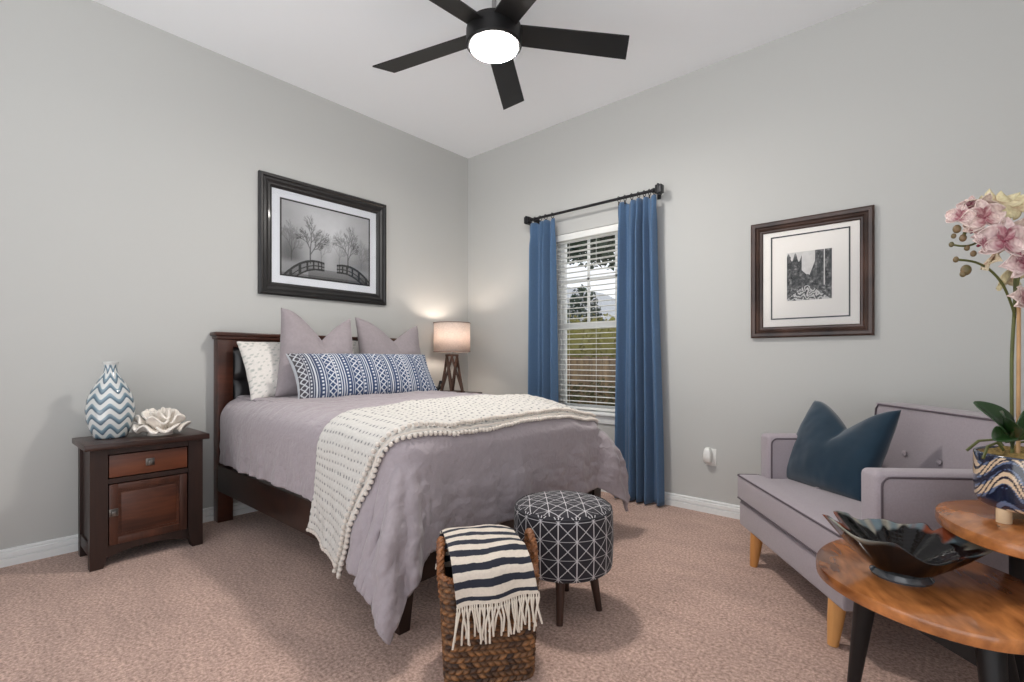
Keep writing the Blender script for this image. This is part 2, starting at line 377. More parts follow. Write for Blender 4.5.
# leather tufted panels (3 rows x 5 columns), each puffed
bm = new(); cols, rows = 5, 3; y0, y1, z0, z1 = BY0 + .095, BY1 - .095, .49, 1.12
for i in range(cols):
    for j in range(rows):
        ya, yb = y0 + (y1 - y0) * i / cols, y0 + (y1 - y0) * (i + 1) / cols; za, zb = z0 + (z1 - z0) * j / rows, z0 + (z1 - z0) * (j + 1) / rows
        n = 9
        vs = [[bm.verts.new((.055 + .03 * max(0, (1 - (2 * a / (n - 1) - 1) ** 4) * (1 - (2 * b / (n - 1) - 1) ** 4)) ** .5, ya + (yb - ya) * a / (n - 1), za + (zb - za) * b / (n - 1))) for b in range(n)] for a in range(n)]
        for a in range(n - 1):
            for b in range(n - 1): bm.faces.new((vs[a][b], vs[a + 1][b], vs[a + 1][b + 1], vs[a][b + 1]))
o = obj('tufted_panel', bm, M['leather'], bed, 60)
for y in (BY0, BY1 - .03):
    bm = new(); box(bm, .09, 2.02, y, y + .03, .205, .37, .003); obj('side_rail', bm, M['espresso_h'], bed)
bm = new(); box(bm, 1.985, 2.02, BY0 + .05, BY1 - .05, .165, .40, .004); obj('footboard', bm, M['espresso_h'], bed)
for y in (BY0 + .022, BY1 - .035):
    bm = new(); R = []
    for z, h in ((0, .024), (.165, .036), (.40, .036)): R.append([(1.998 + sx * h, y + sy * h, z) for sx, sy in ((-1, -1), (1, -1), (1, 1), (-1, 1))])
    loft(bm, R); obj('foot_leg', bm, M['espresso'], bed)
mt = new(); box(mt, .11, 1.98, BY0 + .03, BY1 - .03, .37, .70, .07, 4)
tag(obj('mattress', mt, mat('mattress_white', (222, 220, 216), .9)), 'white mattress under the mauve grey duvet', 'mattress')
bpy.data.objects['mattress'].location = (0, -1.57, 0)

# duvet surface: sheet coordinates (x, y) in world axes, flat on top, rolled over the edges, coned at the two foot corners
R_ = .13; XE = 2.07 - R_; YN = -2.32 + R_; YF = -.85 - R_; ZT = .785
def S(x, y, wr=1.0):
    x, y = np.broadcast_arrays(np.asarray(x, float), np.asarray(y, float))
    a = np.maximum(x - XE, 0); bn = np.maximum(YN - y, 0); bf = np.maximum(y - YF, 0); b = bn + bf
    d = np.hypot(a, b) + 1e-9; ca, sb = a / d, b / d; sg = np.where(bf > 0, 1.0, -1.0)
    cor = (2 * ca * sb) ** 2                    # 1 on the corner diagonal
    arc = R_ * PI / 2
    o = np.where(d < arc, R_ * np.sin(np.minimum(d, arc) / R_), R_); dn = np.where(d < arc, R_ * (1 - np.cos(np.minimum(d, arc) / R_)), R_ + d - arc)
    hang = np.maximum(d - arc, 0)
    fl = np.where(bf > 0, .012 + .06 * cor, .012 + .34 * cor ** 1.2)
    o = o + fl * hang; dn = dn - .5 * fl * fl * hang + .0 * (bf > 0) * cor * hang
    o = o + (bn > 0) * (.13 * np.exp(-((x - XE - .08) / .26) ** 2) * (hang / .45) ** 1.3 * sst(0, .06, b) - .045 * (1 - sst(.1, 1.0, x)))
    o = o + (bf > 0) * .15 * cor * (1 - np.exp(-hang / .14))
    # folds of the hanging cloth
    along = np.where(b > a, x, y)
    fo = .8 * (.012 * np.sin(along * 11 + 1) + .008 * np.sin(along * 23 + 2) + .006 * np.sin(along * 37)) * np.minimum(hang / .3, 1)
    fo = fo + cor * .02 * np.sin(np.arctan2(b, a + 1e-9) * 16) * np.minimum(hang / .25, 1)
    o = o + fo * wr
    X = np.minimum(x, XE) + o * ca; Y = np.where(bf > 0, YF, np.where(bn > 0, YN, y)) + sg * o * sb
    crown = .02 * np.clip(1 - ((y + 1.58) / .75) ** 2, 0, 1) 
    Z = ZT + crown * (1 - np.minimum(d / .2, 1)) - dn - .035 * sst(1.55, 2.1, x) * (1 - sst(0, .25, d)) - .05 * np.exp(-(((x - 2.0) / .22) ** 2 + ((y + .95) / .22) ** 2))
    top = 1 - np.minimum(hang / .2, 1)
    wrn = fbm(x, y, 9, 1, 3) * .008 + fbm(x * 2.2, y, 22, 2, 3) * .0045 + (.006 - .006 * np.abs(fbm(x * 1.2, y * .6, 34, 4, 2))) * (.4 + .6 * sst(1.8, 2.1, x)) + fbm(x * 1.3, y * .6, 85, 6, 2) * .0025
    Z = Z + wr * wrn * top
    X = X + wr * wrn * 1.3 * (1 - top) * ca; Y = Y + wr * wrn * 1.3 * (1 - top) * sb * sg
    return np.stack([X, Y, Z], -1)
def SN(x, y, off, wr=1.0):
    e = .01; p = S(x, y, wr); q = np.cross(S(np.add(x, e), y, .3) - S(np.subtract(x, e), y, .3), S(x, np.add(y, e), .3) - S(x, np.subtract(y, e), .3))
    q /= np.linalg.norm(q, axis=-1, keepdims=True) + 1e-9
    return p + off * q
s = np.linspace(.16, 1, 150)[:, None]; t = np.linspace(0, 1, 260)[None, :]
xs = .13 + (XE + .545 - .13) * np.linspace(0, 1, 240)[:, None] + 0 * t
ys = (YN - .455) + (YF + .455 - (YN - .455)) * t + 0 * xs
hem = 1 + .03 * np.sin(xs * 5) ; ys = np.where(ys < YN, YN - (YN - ys) * (1 + .03 * np.sin(xs * 4 + .5) + .30 * sst(1.4, 1.95, xs)), ys)
duv = gridmesh('duvet', S(xs, ys), M['duvet'], None, thick=.018)
tag(duv, 'mauve grey linen duvet spread over the bed and hanging at its foot', 'duvet')

# ------------------------------------------------------------------ bed throw with pompoms
thr = thing('throw_blanket', 'off-white textured throw with pompom edging laid across the bed foot', 'throw blanket', (0, 0, 0))
TL, TR = YN - .61, YF + .45
def edgeL(y): return np.interp(y, [TL, YN - .1, YN + .1, -1.5, YF, TR], [1.42, 1.52, 1.56, 1.46, 1.48, 1.5])
def edgeR(y): return np.interp(y, [TL, YN - .35, YN - .05, YN + .15, -1.6, YF, TR], [1.82, 1.90, 2.02, 2.06, 2.05, 2.04, 2.0])
nu, nv = 120, 460
yy = np.linspace(TL, TR, nv)[None, :] + 0 * np.zeros((nu, 1)); f = np.linspace(0, 1, nu)[:, None]
xx = edgeL(yy) + (edgeR(yy) - edgeL(yy)) * f
yy2 = np.where(yy < YN, YN - (YN - yy) * (1 + .13 * (f - .5)), yy)
P = SN(xx, yy2, .020, .8)
du = f * .56; dv = yy
row = np.floor(dv / .036); tick = ((np.mod(du + .014 * np.mod(row, 2), .030) < .009) & (np.mod(dv, .036) < .011))
ridge = .003 * np.abs(np.sin(PI * dv / .036)) * (.6 + .4 * np.abs(np.sin(PI * du / .030)))
P[..., 2] += ridge * (yy > YN)
P[..., 1] -= ridge * (yy <= YN)
base = lin((200, 196, 190)); tk = lin((128, 128, 128))
c = np.where(tick[..., None], tk, base)
gridmesh('blanket', P, M['fab'], thr, c, thick=.008)
# second folded layer edge + pompom rows
poms = []
for dr, off in ((0.0, .022), (-.036, .038)):
    y = TL
    while y < YF + .1:
        yv = y if y >= YN else YN - (YN - y) * 1.065
        p = SN(float(edgeR(y)) + dr + .006, yv, off, .8); poms.append((tuple(p), .0100)); y += .0215
for x in np.arange(0, 1, .045):
    yv = YN - (YN - TL) * (1 + .13 * (x - .5)); xe = float(edgeL(TL) + (edgeR(TL) - edgeL(TL)) * x)
    poms.append((tuple(SN(xe, yv - .01, .02, .8)), .0105))
poms.sort(key=lambda q: (q[0][0] - CAMX) ** 2 + (q[0][1] - CAMY) ** 2 + (q[0][2] - CAMZ) ** 2)
bm = new(); bmesh.ops.create_icosphere(bm, subdivisions=2, radius=1)
for v in bm.verts: v.co *= 1 + .12 * noise.noise(v.co * 4)
pm = bpy.data.meshes.new('pompom'); bm.to_mesh(pm); bm.free(); pm.materials.append(M['ivory'])
for p in pm.polygons: p.use_smooth = True
def pom(p, r, i):
    o = bpy.data.objects.new('pompom', pm); COL.objects.link(o); o.parent = thr; o.location = p; o.scale = (r, r, r); o.rotation_euler = (i, i * 2.1, i * .7)
for i, (p, r) in enumerate(poms[:100]): pom(p, r, i)
bm = new()
for p, r in poms[100:]:
    bmesh.ops.create_icosphere(bm, subdivisions=2, radius=r, matrix=Matrix.Translation(p))
if len(poms) > 100:
    o = obj('pompom_edging', bm, M['ivory'], thr); o['kind'] = 'stuff'
# folded welt between the two rows
bm = new(); tube(bm, [tuple(SN(float(edgeR(y)) - .012, y if y >= YN else YN - (YN - y) * 1.06, .024, .8)) for y in np.linspace(TL, YF + .2, 120)], .006, 6)
obj('edge_roll', bm, M['ivory'], thr)

# ------------------------------------------------------------------ pillows
def pillow(name, label, cat, wdt, hgt, thk, m, loc, rot, chop=0, seed=0, colf=None, n=(60, 50), droop=0, piping=None, group=None, conc=.06, wr=.008, taper=0):
    """x = width, z = height from the bottom edge, -y = front"""
    nu, nv = n
    u = np.linspace(-1, 1, nu)[:, None]; v = np.linspace(-1, 1, nv)[None, :]
    verts, faces, cols = [], [], []
    def side(sg):
        X = wdt / 2 * u * (1 - conc * (1 - v ** 2) * u ** 2) * (1 - taper * v); Z = hgt / 2 * v * (1 - conc * (1 - u ** 2) * v ** 2) + 0 * u
        T = (np.clip((1 - u ** 2), 0, 1) * np.clip((1 - v ** 2), 0, 1)) ** .42 * thk / 2
        g = np.clip(1 - np.abs(u - .10) / .95, 0, 1) ** 1.5 * sst(-.3, 1, v)
        Z = Z - chop * g; T = T * (1 - .45 * g * (chop > 0))
        k = fbm(X * 1.0, Z, 14, seed, 3) * wr + fbm(X, Z, 40, seed + 1, 2) * wr * .3
        T = T + k * np.minimum(T / (thk * .2), 1)
        Z = Z - droop * (1 - u ** 2 * 0) * (u ** 2) * sst(0, 1, v)
        return np.stack([X + 0 * v, sg * T, Z + hgt / 2], -1)
    bm = new(); lay = bm.verts.layers.float_color.new('Col')
    for sg in (-1, 1):
        P = side(sg); C = colf(u, v) if colf is not None else None
        vs = [[None] * nv for _ in range(nu)]
        for i in range(nu):
            for j in range(nv):
                q = bm.verts.new(P[i, j]); vs[i][j] = q
                if C is not None: q[lay] = (*C[i, j], 1)
        for i in range(nu - 1):
            for j in range(nv - 1): bm.faces.new((vs[i][j], vs[i + 1][j], vs[i + 1][j + 1], vs[i][j + 1]))
    bmesh.ops.remove_doubles(bm, verts=bm.verts, dist=.0004)
    o = obj(name, bm, m, None, 180); o.location = loc; o.rotation_euler = rot
    return tag(o, label, cat, group)
def sham_col(u, v):
    x = (u * 8 + 0 * v); z = (v * 6 + 0 * u)
    k = fbm(x, z, 3.2, 4, 2); b = np.ones(x.shape + (1,)) * lin((216, 211, 205)); g = lin((172, 174, 168))
    mk = ((np.mod(x + .5 * np.floor(z * 1.6), 1.0) < .42) & (np.mod(z * 1.6, 1) < .45) & (k > -.12))
    return np.where(mk[..., None], g, b)
SH = math.radians
# facing +x (into the room): local -y -> world +x  => rotate z by 90 deg
pillow('pillow_sham', 'pale patterned pillow sham against headboard at the near bed side', 'pillow', .62, .43, .16, M['fab'], (.365, -1.885, .785), (SH(-29), 0, SH(93)), seed=1, colf=sham_col, conc=.05, group='patterned shams at the headboard')
pillow('pillow_sham', 'pale patterned pillow sham hidden behind the far grey square pillow', 'pillow', .62, .44, .14, M['fab'], (.31, -1.14, .785), (SH(-22), 0, SH(90)), seed=2, colf=sham_col, conc=.05, group='patterned shams at the headboard')
pillow('throw_pillow', 'large grey linen square pillow standing nearer the nightstand', 'pillow', .515, .60, .20, M['gpillow'], (.49, -1.815, .785), (SH(-15), SH(5), SH(84)), chop=.18, seed=3, taper=.07, wr=.010, group='grey square pillows on the bed')
pillow('throw_pillow', 'grey linen square pillow standing on the lamp side of the bed', 'pillow', .60, .58, .18, M['gpillow'], (.40, -1.14, .785), (SH(-15), SH(3), SH(92)), chop=.15, seed=4, wr=.010, group='grey square pillows on the bed')
def bol_col(u, v):
    L = 1.1; x = (u + 1) / 2 * L + 0 * v; y = (v + 1) / 2 * .36 + 0 * u
    navy, white, tan = lin((50, 70, 104)), lin((208, 211, 216)), lin((120, 100, 90))
    out = np.ones(x.shape + (3,)) * navy
    dk = np.exp(-((x - .0) / .12) ** 2)[..., None]
    out = out * (1 - dk) + lin((70, 66, 70)) * dk
    per = .185; q = np.mod(x, per); m = np.zeros(x.shape, bool)
    tri = np.abs(np.mod(y / .085, 1) - .5) * 2
    m |= np.abs(q - (.010 + .046 * tri)) < .0052                 # zigzag
    m |= np.abs(q - (.056 - .046 * tri)) < .0040
    for c0, w0 in ((.002, .0022), (.064, .0022), (.094, .0025), (.110, .004), (.127, .0025), (.172, .0022)): m |= np.abs(q - c0) < w0
    m |= (np.abs(q - .077) < .0065) & (np.mod(y, .024) < .012)
    m |= (np.abs(q - .152) < .0065) & (np.mod(y + .012, .024) < .012)
    return np.where(m[..., None], white * (1 - .25 * dk), out)
pillow('bolster_pillow', 'long navy and white patterned lumbar pillow in front of the grey pillows', 'pillow', 1.07, .34, .18, M['fab'], (.70, -1.515, .785), (SH(-30), SH(0), SH(89)), seed=5, colf=bol_col, n=(330, 90), conc=.05, wr=.004)

# ------------------------------------------------------------------ nightstand
ns = thing('nightstand', 'dark brown wooden nightstand with drawer and door on the left wall', 'nightstand', (.085, -2.712, 0))
NW, ND, NH = .490, .335, .597     # carcass width (y), depth (x), height
def nspost(x0, y0):
    bm = new(); R = []
    fy = 1 if y0 < 0 else -1
    for z, k in ((0, .018), (.075, 0), (NH, 0)):
        xa, xb = x0, x0 + .055; ya, yb = y0, y0 + .07
        if fy > 0: yb -= k
        else: ya += k
        R.append([(xa, ya, z), (xb, ya, z), (xb, yb, z), (xa, yb, z)])
    loft(bm, R); obj('leg', bm, M['nsdark'], ns)
for x0 in (0, ND - .055):
    for y0 in (-NW / 2, NW / 2 - .07): nspost(x0, y0)
bm = new(); box(bm, -.005, ND + .035, -NW / 2 - .025, NW / 2 + .025, NH, NH + .030, .004); obj('top', bm, M['nstop'], ns)
bm = new()
box(bm, .01, ND - .05, -NW / 2 + .012, -NW / 2 + .03, .07, NH); box(bm, .01, ND - .05, NW / 2 - .03, NW / 2 - .012, .07, NH)
box(bm, .005, .02, -NW / 2 + .06, NW / 2 - .06, .06, NH)
box(bm, .04, ND - .06, -NW / 2 + .002, -NW / 2 + .014, .06, .12, .002); box(bm, .04, ND - .06, NW / 2 - .014, NW / 2 - .002, .06, .12, .002)
box(bm, ND - .045, ND - .005, -NW / 2 + .065, NW / 2 - .065, .565, NH); box(bm, ND - .045, ND - .005, -NW / 2 + .065, NW / 2 - .065, .418, .442)
box(bm, .02, ND - .03, -NW / 2 + .03, NW / 2 - .03, .07, .085)
# arched apron
R = []
for k in range(17):
    y = -NW / 2 + .068 + (NW - .136) * k / 16; zb = .045 + .03 * (1 - (2 * k / 16 - 1) ** 2)
    R.append([(ND - .045, y, zb), (ND - .008, y, zb), (ND - .008, y, .106), (ND - .045, y, .106)])
loft(bm, R); obj('body', bm, M['nsdark'], ns)
yl, yr = -NW / 2 + .075, NW / 2 - .075
bm = new(); box(bm, ND - .04, ND - .003, yl, yr, .447, .560, .003); dr = obj('drawer', bm, M['nsmid'], ns)
def knob(parent, y, z):
    bm = new(); x = ND - .004
    box(bm, x, x + .005, y - .019, y + .019, z - .019, z + .019, .002); tube(bm, [(x, y, z), (x + .018, y, z)], .006, 8); box(bm, x + .014, x + .027, y - .013, y + .013, z - .013, z + .013, .004)
    obj('knob', bm, M['pewter'], parent)
knob(dr, 0, .504)
bm = new(); za, zb = .106, .412
for a in ((yl, yl + .036, za, zb), (yr - .036, yr, za, zb), (yl + .036, yr - .036, za, za + .036), (yl + .036, yr - .036, zb - .034, zb)): box(bm, ND - .035, ND - .003, a[0], a[1], a[2], a[3], .002)
door = obj('door', bm, M['nsdoor'], ns)
bm = new()
R = [[(ND - .016, y_, z_) for y_, z_ in ((yl + .045 + k, za + .05 + k), (yr - .045 - k, za + .05 + k), (yr - .045 - k, zb - .045 - k), (yl + .045 + k, zb - .045 - k))] for k in (0,)]
box(bm, ND - .03, ND - .012, yl + .030, yr - .030, za + .030, zb - .028); box(bm, ND - .018, ND - .006, yl + .048, yr - .048, za + .048, zb - .046, .006)
obj('door_panel', bm, M['nsmid'], door)
knob(door, yl + .018, .27)

# vase with chevrons
def lathe_col(name, prof, colf, m, parent, nseg=160, nz=140):
    pr = np.array(prof); L = np.r_[0, np.cumsum(np.hypot(*np.diff(pr, axis=0).T))]
    q = np.linspace(0, L[-1], nz); r = np.interp(q, L, pr[:, 0]); z = np.interp(q, L, pr[:, 1])
    for _ in range(3):
        r[1:-1] = (r[:-2] + 2 * r[1:-1] + r[2:]) / 4; z[1:-1] = (z[:-2] + 2 * z[1:-1] + z[2:]) / 4
    a = np.linspace(0, 2 * PI, nseg, endpoint=False)[:, None]
    P = np.stack([r * np.cos(a), r * np.sin(a), z + 0 * a], -1)
    return gridmesh(name, P, m, parent, colf(a, r, z + 0 * a, q / L[-1]), cu=True)
NSZ = NH + .030
vase = thing('vase', 'blue grey and white chevron ceramic bottle vase on the nightstand', 'vase', (.215, -2.842, NSZ))
def vase_col(a, r, z, q):
    tri = .5 + .5 * np.sin(a * 8) * (1 - .12 * np.cos(a * 16))
    ph = np.mod((z + .030 * tri) / .053, 1) + 0 * a
    c = lin((212, 214, 212)) * np.ones(ph.shape + (1,)); b1, b2 = lin((66, 86, 104)), lin((128, 152, 164))
    k = sst(.0, .06, ph) * (1 - sst(.5, .56, ph)); k2 = sst(.0, .5, ph)
    blue = b1 * (1 - k2[..., None]) + b2 * k2[..., None]
    c = c * (1 - k[..., None]) + blue * k[..., None]
    top = sst(.385, .395, z + 0 * a)[..., None]
    return c * (1 - top) + lin((206, 208, 206)) * top
vp = [(0, 0), (.066, 0), (.072, .006), (.090, .05), (.103, .10), (.107, .15), (.101, .20), (.084, .25), (.060, .295), (.040, .33), (.029, .355), (.028, .375), (.032, .392), (.037, .405), (.033, .407), (.027, .39), (.024, .36), (.022, .34)]
lathe_col('body', vp, vase_col, M['ceramic'], vase, 220, 240)

# ceramic flower sculpture
fl = thing('flower_ornament', 'cream ruffled ceramic flower ornament on the nightstand', 'ornament', (.29, -2.636, NSZ))
def petal_ring(n, r0, r1, z0, z1, ph, wd, sd):
    for k in range(n):
        a0 = ph + 2 * PI * k / n + .12 * math.sin(k * 3.1 + sd)
        nu, nv = 17, 11
        u = np.linspace(-1, 1, nu)[:, None]; v = np.linspace(0, 1, nv)[None, :]
        r = r0 + (r1 - r0) * v * (1 - .28 * u ** 2) + .012 * np.sin(5 * u + k) * v
        z = z0 + (z1 - z0) * v ** 1.4 + .022 * np.sin(3.8 * u + 1.7 * k + sd) * v ** 2 - .02 * v ** 6
        a = a0 + u * wd * (.35 + .65 * v ** .6)
        gridmesh('petal', np.stack([r * np.cos(a), r * np.sin(a), np.maximum(z, .006) + 0 * a], -1), M['ceramic2'], fl, thick=.010)
petal_ring(6, .03, .130, .016, .060, .2, .62, 0); petal_ring(5, .03, .112, .025, .110, .7, .62, 2); petal_ring(5, .02, .078, .03, .135, .1, .62, 4); petal_ring(3, .008, .042, .04, .145, .5, .9, 6)
bm = new(); lathe(bm, [(.0, 0), (.06, 0), (.055, .02), (.03, .04), (0.001, .055)], 24); obj('base', bm, M['ceramic2'], fl)

# ------------------------------------------------------------------ far bedside table, lamp, ornament
ft = thing('bedside_table', 'dark wooden bedside table in the corner behind the bed', 'bedside table', (.02, -.40, 0))
bm = new(); box(bm, 0, .42, -.30, .16, .715, .745, .004); obj('top', bm, M['nstop'], ft)
bm = new(); box(bm, .01, .37, -.28, .14, .12, .715, .003); obj('body', bm, M['nsdark'], ft)
for x in (.01, .33):
    for y in (-.28, .10):
        bm = new(); box(bm, x, x + .04, y, y + .04, 0, .13, .003); obj('leg', bm, M['nsdark'], ft)
bm = new(); box(bm, .368, .385, -.26, .12, .47, .69, .003); dd = obj('drawer', bm, M['nsmid'], ft)
bm = new(); tube(bm, [(.383, -.04, .58), (.405, -.04, .58)], .012, 10); obj('knob', bm, M['pewter'], dd)
LX, LY, LZ = .25, -.437, .745
lamp = thing('table_lamp', 'lit table lamp with burlap drum shade and crossed wooden base', 'lamp', (LX, LY, LZ))
bm = new(); rb, rt, hb = .108, .052, .335
n = 6
for k in range(n):
    for dr_ in (1, -1):
        a0 = 2 * PI * k / n + .25; a1 = a0 + dr_ * 1.15
        bar(bm, (rb * math.cos(a0), rb * math.sin(a0), .008), (rt * math.cos(a1), rt * math.sin(a1), hb), .017, .013)
lathe(bm, [(rt - .012, hb - .008), (rt + .008, hb - .008), (rt + .008, hb + .008), (rt - .012, hb + .008)], 24); lathe(bm, [(.0, .0), (rb + .008, .0), (rb + .008, .012), (.0, .012)], 24)
obj('base', bm, M['lampwood'], lamp)
bm = new(); tube(bm, [(0, 0, hb), (0, 0, hb + .09)], .010, 10); lathe(bm, [(.018, hb + .06), (.018, hb + .10), (.012, hb + .11)], 16)
for a in (0, 2 * PI / 3, 4 * PI / 3): tube(bm, [(0, 0, hb + .055), (.158 * math.cos(a), .158 * math.sin(a), hb + .055)], .002, 5)
obj('socket', bm, M['steel'], lamp)
bm = new(); r0 = .163
prof = [(r0, .365), (r0, .625)]
lathe(bm, prof, 48, cap=False); sh = obj('lamp_shade', bm, M['shade'], lamp)
sm = sh.modifiers.new('thickness', 'SOLIDIFY'); sm.thickness = .002
for zz in (.366, .624):
    bm = new(); tube(bm, [((r0 + .001) * math.cos(a), (r0 + .001) * math.sin(a), zz) for a in np.linspace(0, 2 * PI, 49)], .004, 6, cap=False); obj('shade_trim', bm, mat('shade_trim', (140, 122, 112), .9), sh)
bm = new(); lathe(bm, [(.0005, .465), (.012, .47), (.028, .505), (.03, .53), (.022, .555), (.0005, .565)], 20); obj('bulb', bm, emis('bulb', (255, 238, 222), LAMP_POWER), lamp)
fg = thing('bird_figurine', 'small dark bird figurine beside the burlap lamp', 'figurine', (.305, -.655, .745))
bm = new(); tube(bm, [(.0, -.045, .030), (0, -.03, .036), (0, -.005, .042), (0, .018, .052), (0, .026, .075), (0, .03, .092), (0, .036, .103), (0, .05, .104), (0, .064, .100)],
                 [.003, .010, .022, .018, .010, .010, .014, .009, .001], 12); obj('body', bm, M['black'], fg)
bm = new(); lathe(bm, [(.0, 0), (.028, 0), (.026, .008), (.008, .014), (.006, .04), (0.0, .04)], 16); obj('base', bm, M['black'], fg)

# ------------------------------------------------------------------ framed pictures
def picture(name, label, w_, h_, border, fm, matm, art, artw, arth, line_w, line_off, loc, rot, adz=0, prof=None, line_offz=None):
    line_offz = line_off if line_offz is None else line_offz
    """lies in local x (width), z (height); front is -y"""
    t = thing(name, label, 'picture', loc, rot, 'framed prints on the walls')
    prof = prof or [(0, 0), (0, -.022), (.012, -.030), (.03, -.020), (.055, -.024), (.068, -.016), (.08, -.016), (border, -.008), (border, 0)]
    bm = new(); hx, hz = w_ / 2, h_ / 2
    R = []
    for sx, sz in ((-1, -1), (1, -1), (1, 1), (-1, 1)): R.append([(sx * (hx - d), y, sz * (hz - d)) for d, y in prof])
    R.append(R[0]); loft(bm, R, cap=False); bmesh.ops.remove_doubles(bm, verts=bm.verts, dist=1e-5); obj('frame', bm, fm, t, 25)
    ix, iz = hx - border + .005, hz - border + .005
    bm = new(); box(bm, -ix, ix, -.005, -.001, -iz, iz); obj('mat_board', bm, matm, t)
    bm = new(); lx, lz = artw / 2 + line_off + line_w, arth / 2 + line_offz + line_w
    for s_ in (-1, 1):
        box(bm, s_ * lx - (line_w if s_ > 0 else 0), s_ * lx + (line_w if s_ < 0 else 0), -.0065, -.005, adz - lz, adz + lz)
        box(bm, -lx, lx, -.0065, -.005, adz + s_ * lz - (line_w if s_ > 0 else 0), adz + s_ * lz + (line_w if s_ < 0 else 0))
    obj('mat_line', bm, M['black'], t)
    nu, nv = 240, int(240 * arth / artw)
    U = np.linspace(0, 1, nu)[:, None] + np.zeros((1, nv)); V = np.linspace(0, 1, nv)[None, :] + np.zeros((nu, 1))
    P = np.stack([(U - .5) * artw, np.full_like(U, -.0062), (V - .5) * arth + adz], -1)
    gridmesh('print', P, M['print'], t, art(U, V), smooth=0)
    bm = new(); box(bm, -ix, ix, -.0095, -.0085, -iz, iz); obj('glass_pane', bm, M['pane'], t)
    return t
def branch(mask, U, V, x, y, ang, ln, wd, dep, rng, asp):
    x2, y2 = x + math.cos(ang) * ln / asp, y + math.sin(ang) * ln
    dx, dy = (x2 - x) * asp, y2 - y; L2 = dx * dx + dy * dy
    k = np.clip(((U - x) * asp * dx + (V - y) * dy) / L2, 0, 1)
    d = np.hypot((U - x) * asp - k * dx, V - y - k * dy)
    mask[:] = np.maximum(mask, 1 - sst(wd * .5, wd, d))
    if dep:
        branch(mask, U, V, x2, y2, ang + rng.uniform(-.16, .16), ln * .78, max(wd * .72, .0035), dep - 1, rng, asp)
        for q in range(2): branch(mask, U, V, x + (x2 - x) * (.6 + .4 * q), y + (y2 - y) * (.6 + .4 * q), ang + rng.uniform(.25, .6) * (1 if q else -1), ln * rng.uniform(.5, .75), max(wd * .68, .0035), dep - 1, rng, asp)
def art_bridge(U, V):
    asp = 1.33; rng = random.Random(5)
    g = 150 + 38 * np.exp(-((U - .52) / .3) ** 2 - ((V - .62) / .4) ** 2) - 25 * (1 - V) + 6 * fbm(U * asp, V, 9, 3)
    haze = lambda x0, w0, h0, d: d * np.exp(-((U - x0) / w0) ** 2) * (1 - sst(h0 * .5, h0, V)) * sst(.15, .25, V)
    for a in ((.05, .12, .75, 28), (.12, .1, .6, 24), (.9, .15, .7, 18), (.65, .08, .6, 18), (.42, .06, .75, 12)): g = g - haze(*a)
    for (x, ln, wd, dk, sd) in ((.30, .24, .016, 62, 1), (.735, .23, .014, 50, 4), (.42, .18, .010, 24, 7), (.63, .20, .010, 24, 9), (.1, .2, .010, 24, 11), (.9, .17, .008, 18, 13)):
        m = np.zeros_like(U); branch(m, U, V, x, .20, PI / 2, ln * .8, wd * .8, 5, random.Random(sd), asp); g = g - dk * m
    # deck between two arched railings
    g = np.where((V < .13) & (U > .28) & (U < .74), 92 + 20 * V / .13, g)
    g = np.where((V < .10) & (U > .5) & (U < .98), np.minimum(g, 105), g)
    for sx in (-1, 1):
        q = (.46 - U) if sx < 0 else (U - .60); q = q / .46
        top = .235 - .31 * (q - .22) ** 2 * (1 + .5 * (q > .22)) ; bot = top - .10 - .07 * q
        on = (q > 0) & (q < 1.02)
        rail = on & ((np.abs(V - top) < .013 + .008 * q) | (np.abs(V - (top * .45 + bot * .55)) < .008) | (np.abs(V - bot) < .012))
        pst = on & (V < top) & (V > bot) & (np.mod(q * q ** -.35 * 9 if False else np.sqrt(np.clip(q, 0, 2)) * 8, 1) < .3)
        g = np.where(on & (V < top) & (V > bot), g * .82, g); g = np.where(rail | pst, 40 + 12 * q, g)
    g = np.where((V < .03), g * .8, g)
    g = 40 + (g - 40) * 1.28
    return lin(np.stack([g, g * 1.005, g * 1.02], -1).clip(0, 255))
def art_path(U, V):
    k = fbm(U, V, 26, 2, 4); k2 = fbm(U, V, 60, 6, 3)
    g = 206 + 8 * k
    cx = .47
    hl = .84 - 1.0 * U ** .9 * .9; hr = .55 + .75 * (U - .56)
    left = (V < np.where(U < .34, .90 + .08 * np.sin(U * 40) - .35 * np.clip(U - .22, 0, 1), .62 - .9 * (U - .34)) ) & (U < .46) & (V > .22)
    left |= (U < .09) & (V > .1) & (V < .92)
    right = (V < np.where(U > .64, 1.02, .40 + 2.3 * (U - .47))) & (U > .47) & (V > .20) & ~((np.abs(U - .84) < .012) & (V > .25))
    bush = (V < .52 + .06 * k) & (V > .28) & (np.abs(U - .46) < .14)
    tr = left | right | bush
    g = np.where(tr, 52 + 70 * k + 50 * k2, g)
    path = V < .30 - .05 * np.abs(U - .45)
    sh = np.sin(60 * (V * 1.2 + .16 * (U - .5)) + 6 * k) > .15
    wd = np.abs(U - .46) < (.34 - V) * 1.5
    g = np.where(path, np.where(sh, 60 + 20 * k, 196 + 14 * k2), g); g = np.where(path & ~wd, 80 + 80 * k2 + 40 * k, g)
    return lin(np.stack([g * 1.0, g * .985, g * .97], -1).clip(4, 235))
picture('framed_picture', 'large black framed misty bridge print hanging above the bed', 1.03, .85, .090, M['frame1'], M['matte2'], art_bridge, .71, .535, .012, .0, (0.002, -1.491, 1.925), (0, 0, PI / 2), adz=.0,
        prof=[(0, 0), (0, -.024), (.010, -.034), (.022, -.034), (.030, -.026), (.045, -.030), (.062, -.020), (.074, -.022), (.090, -.010), (.090, 0)])
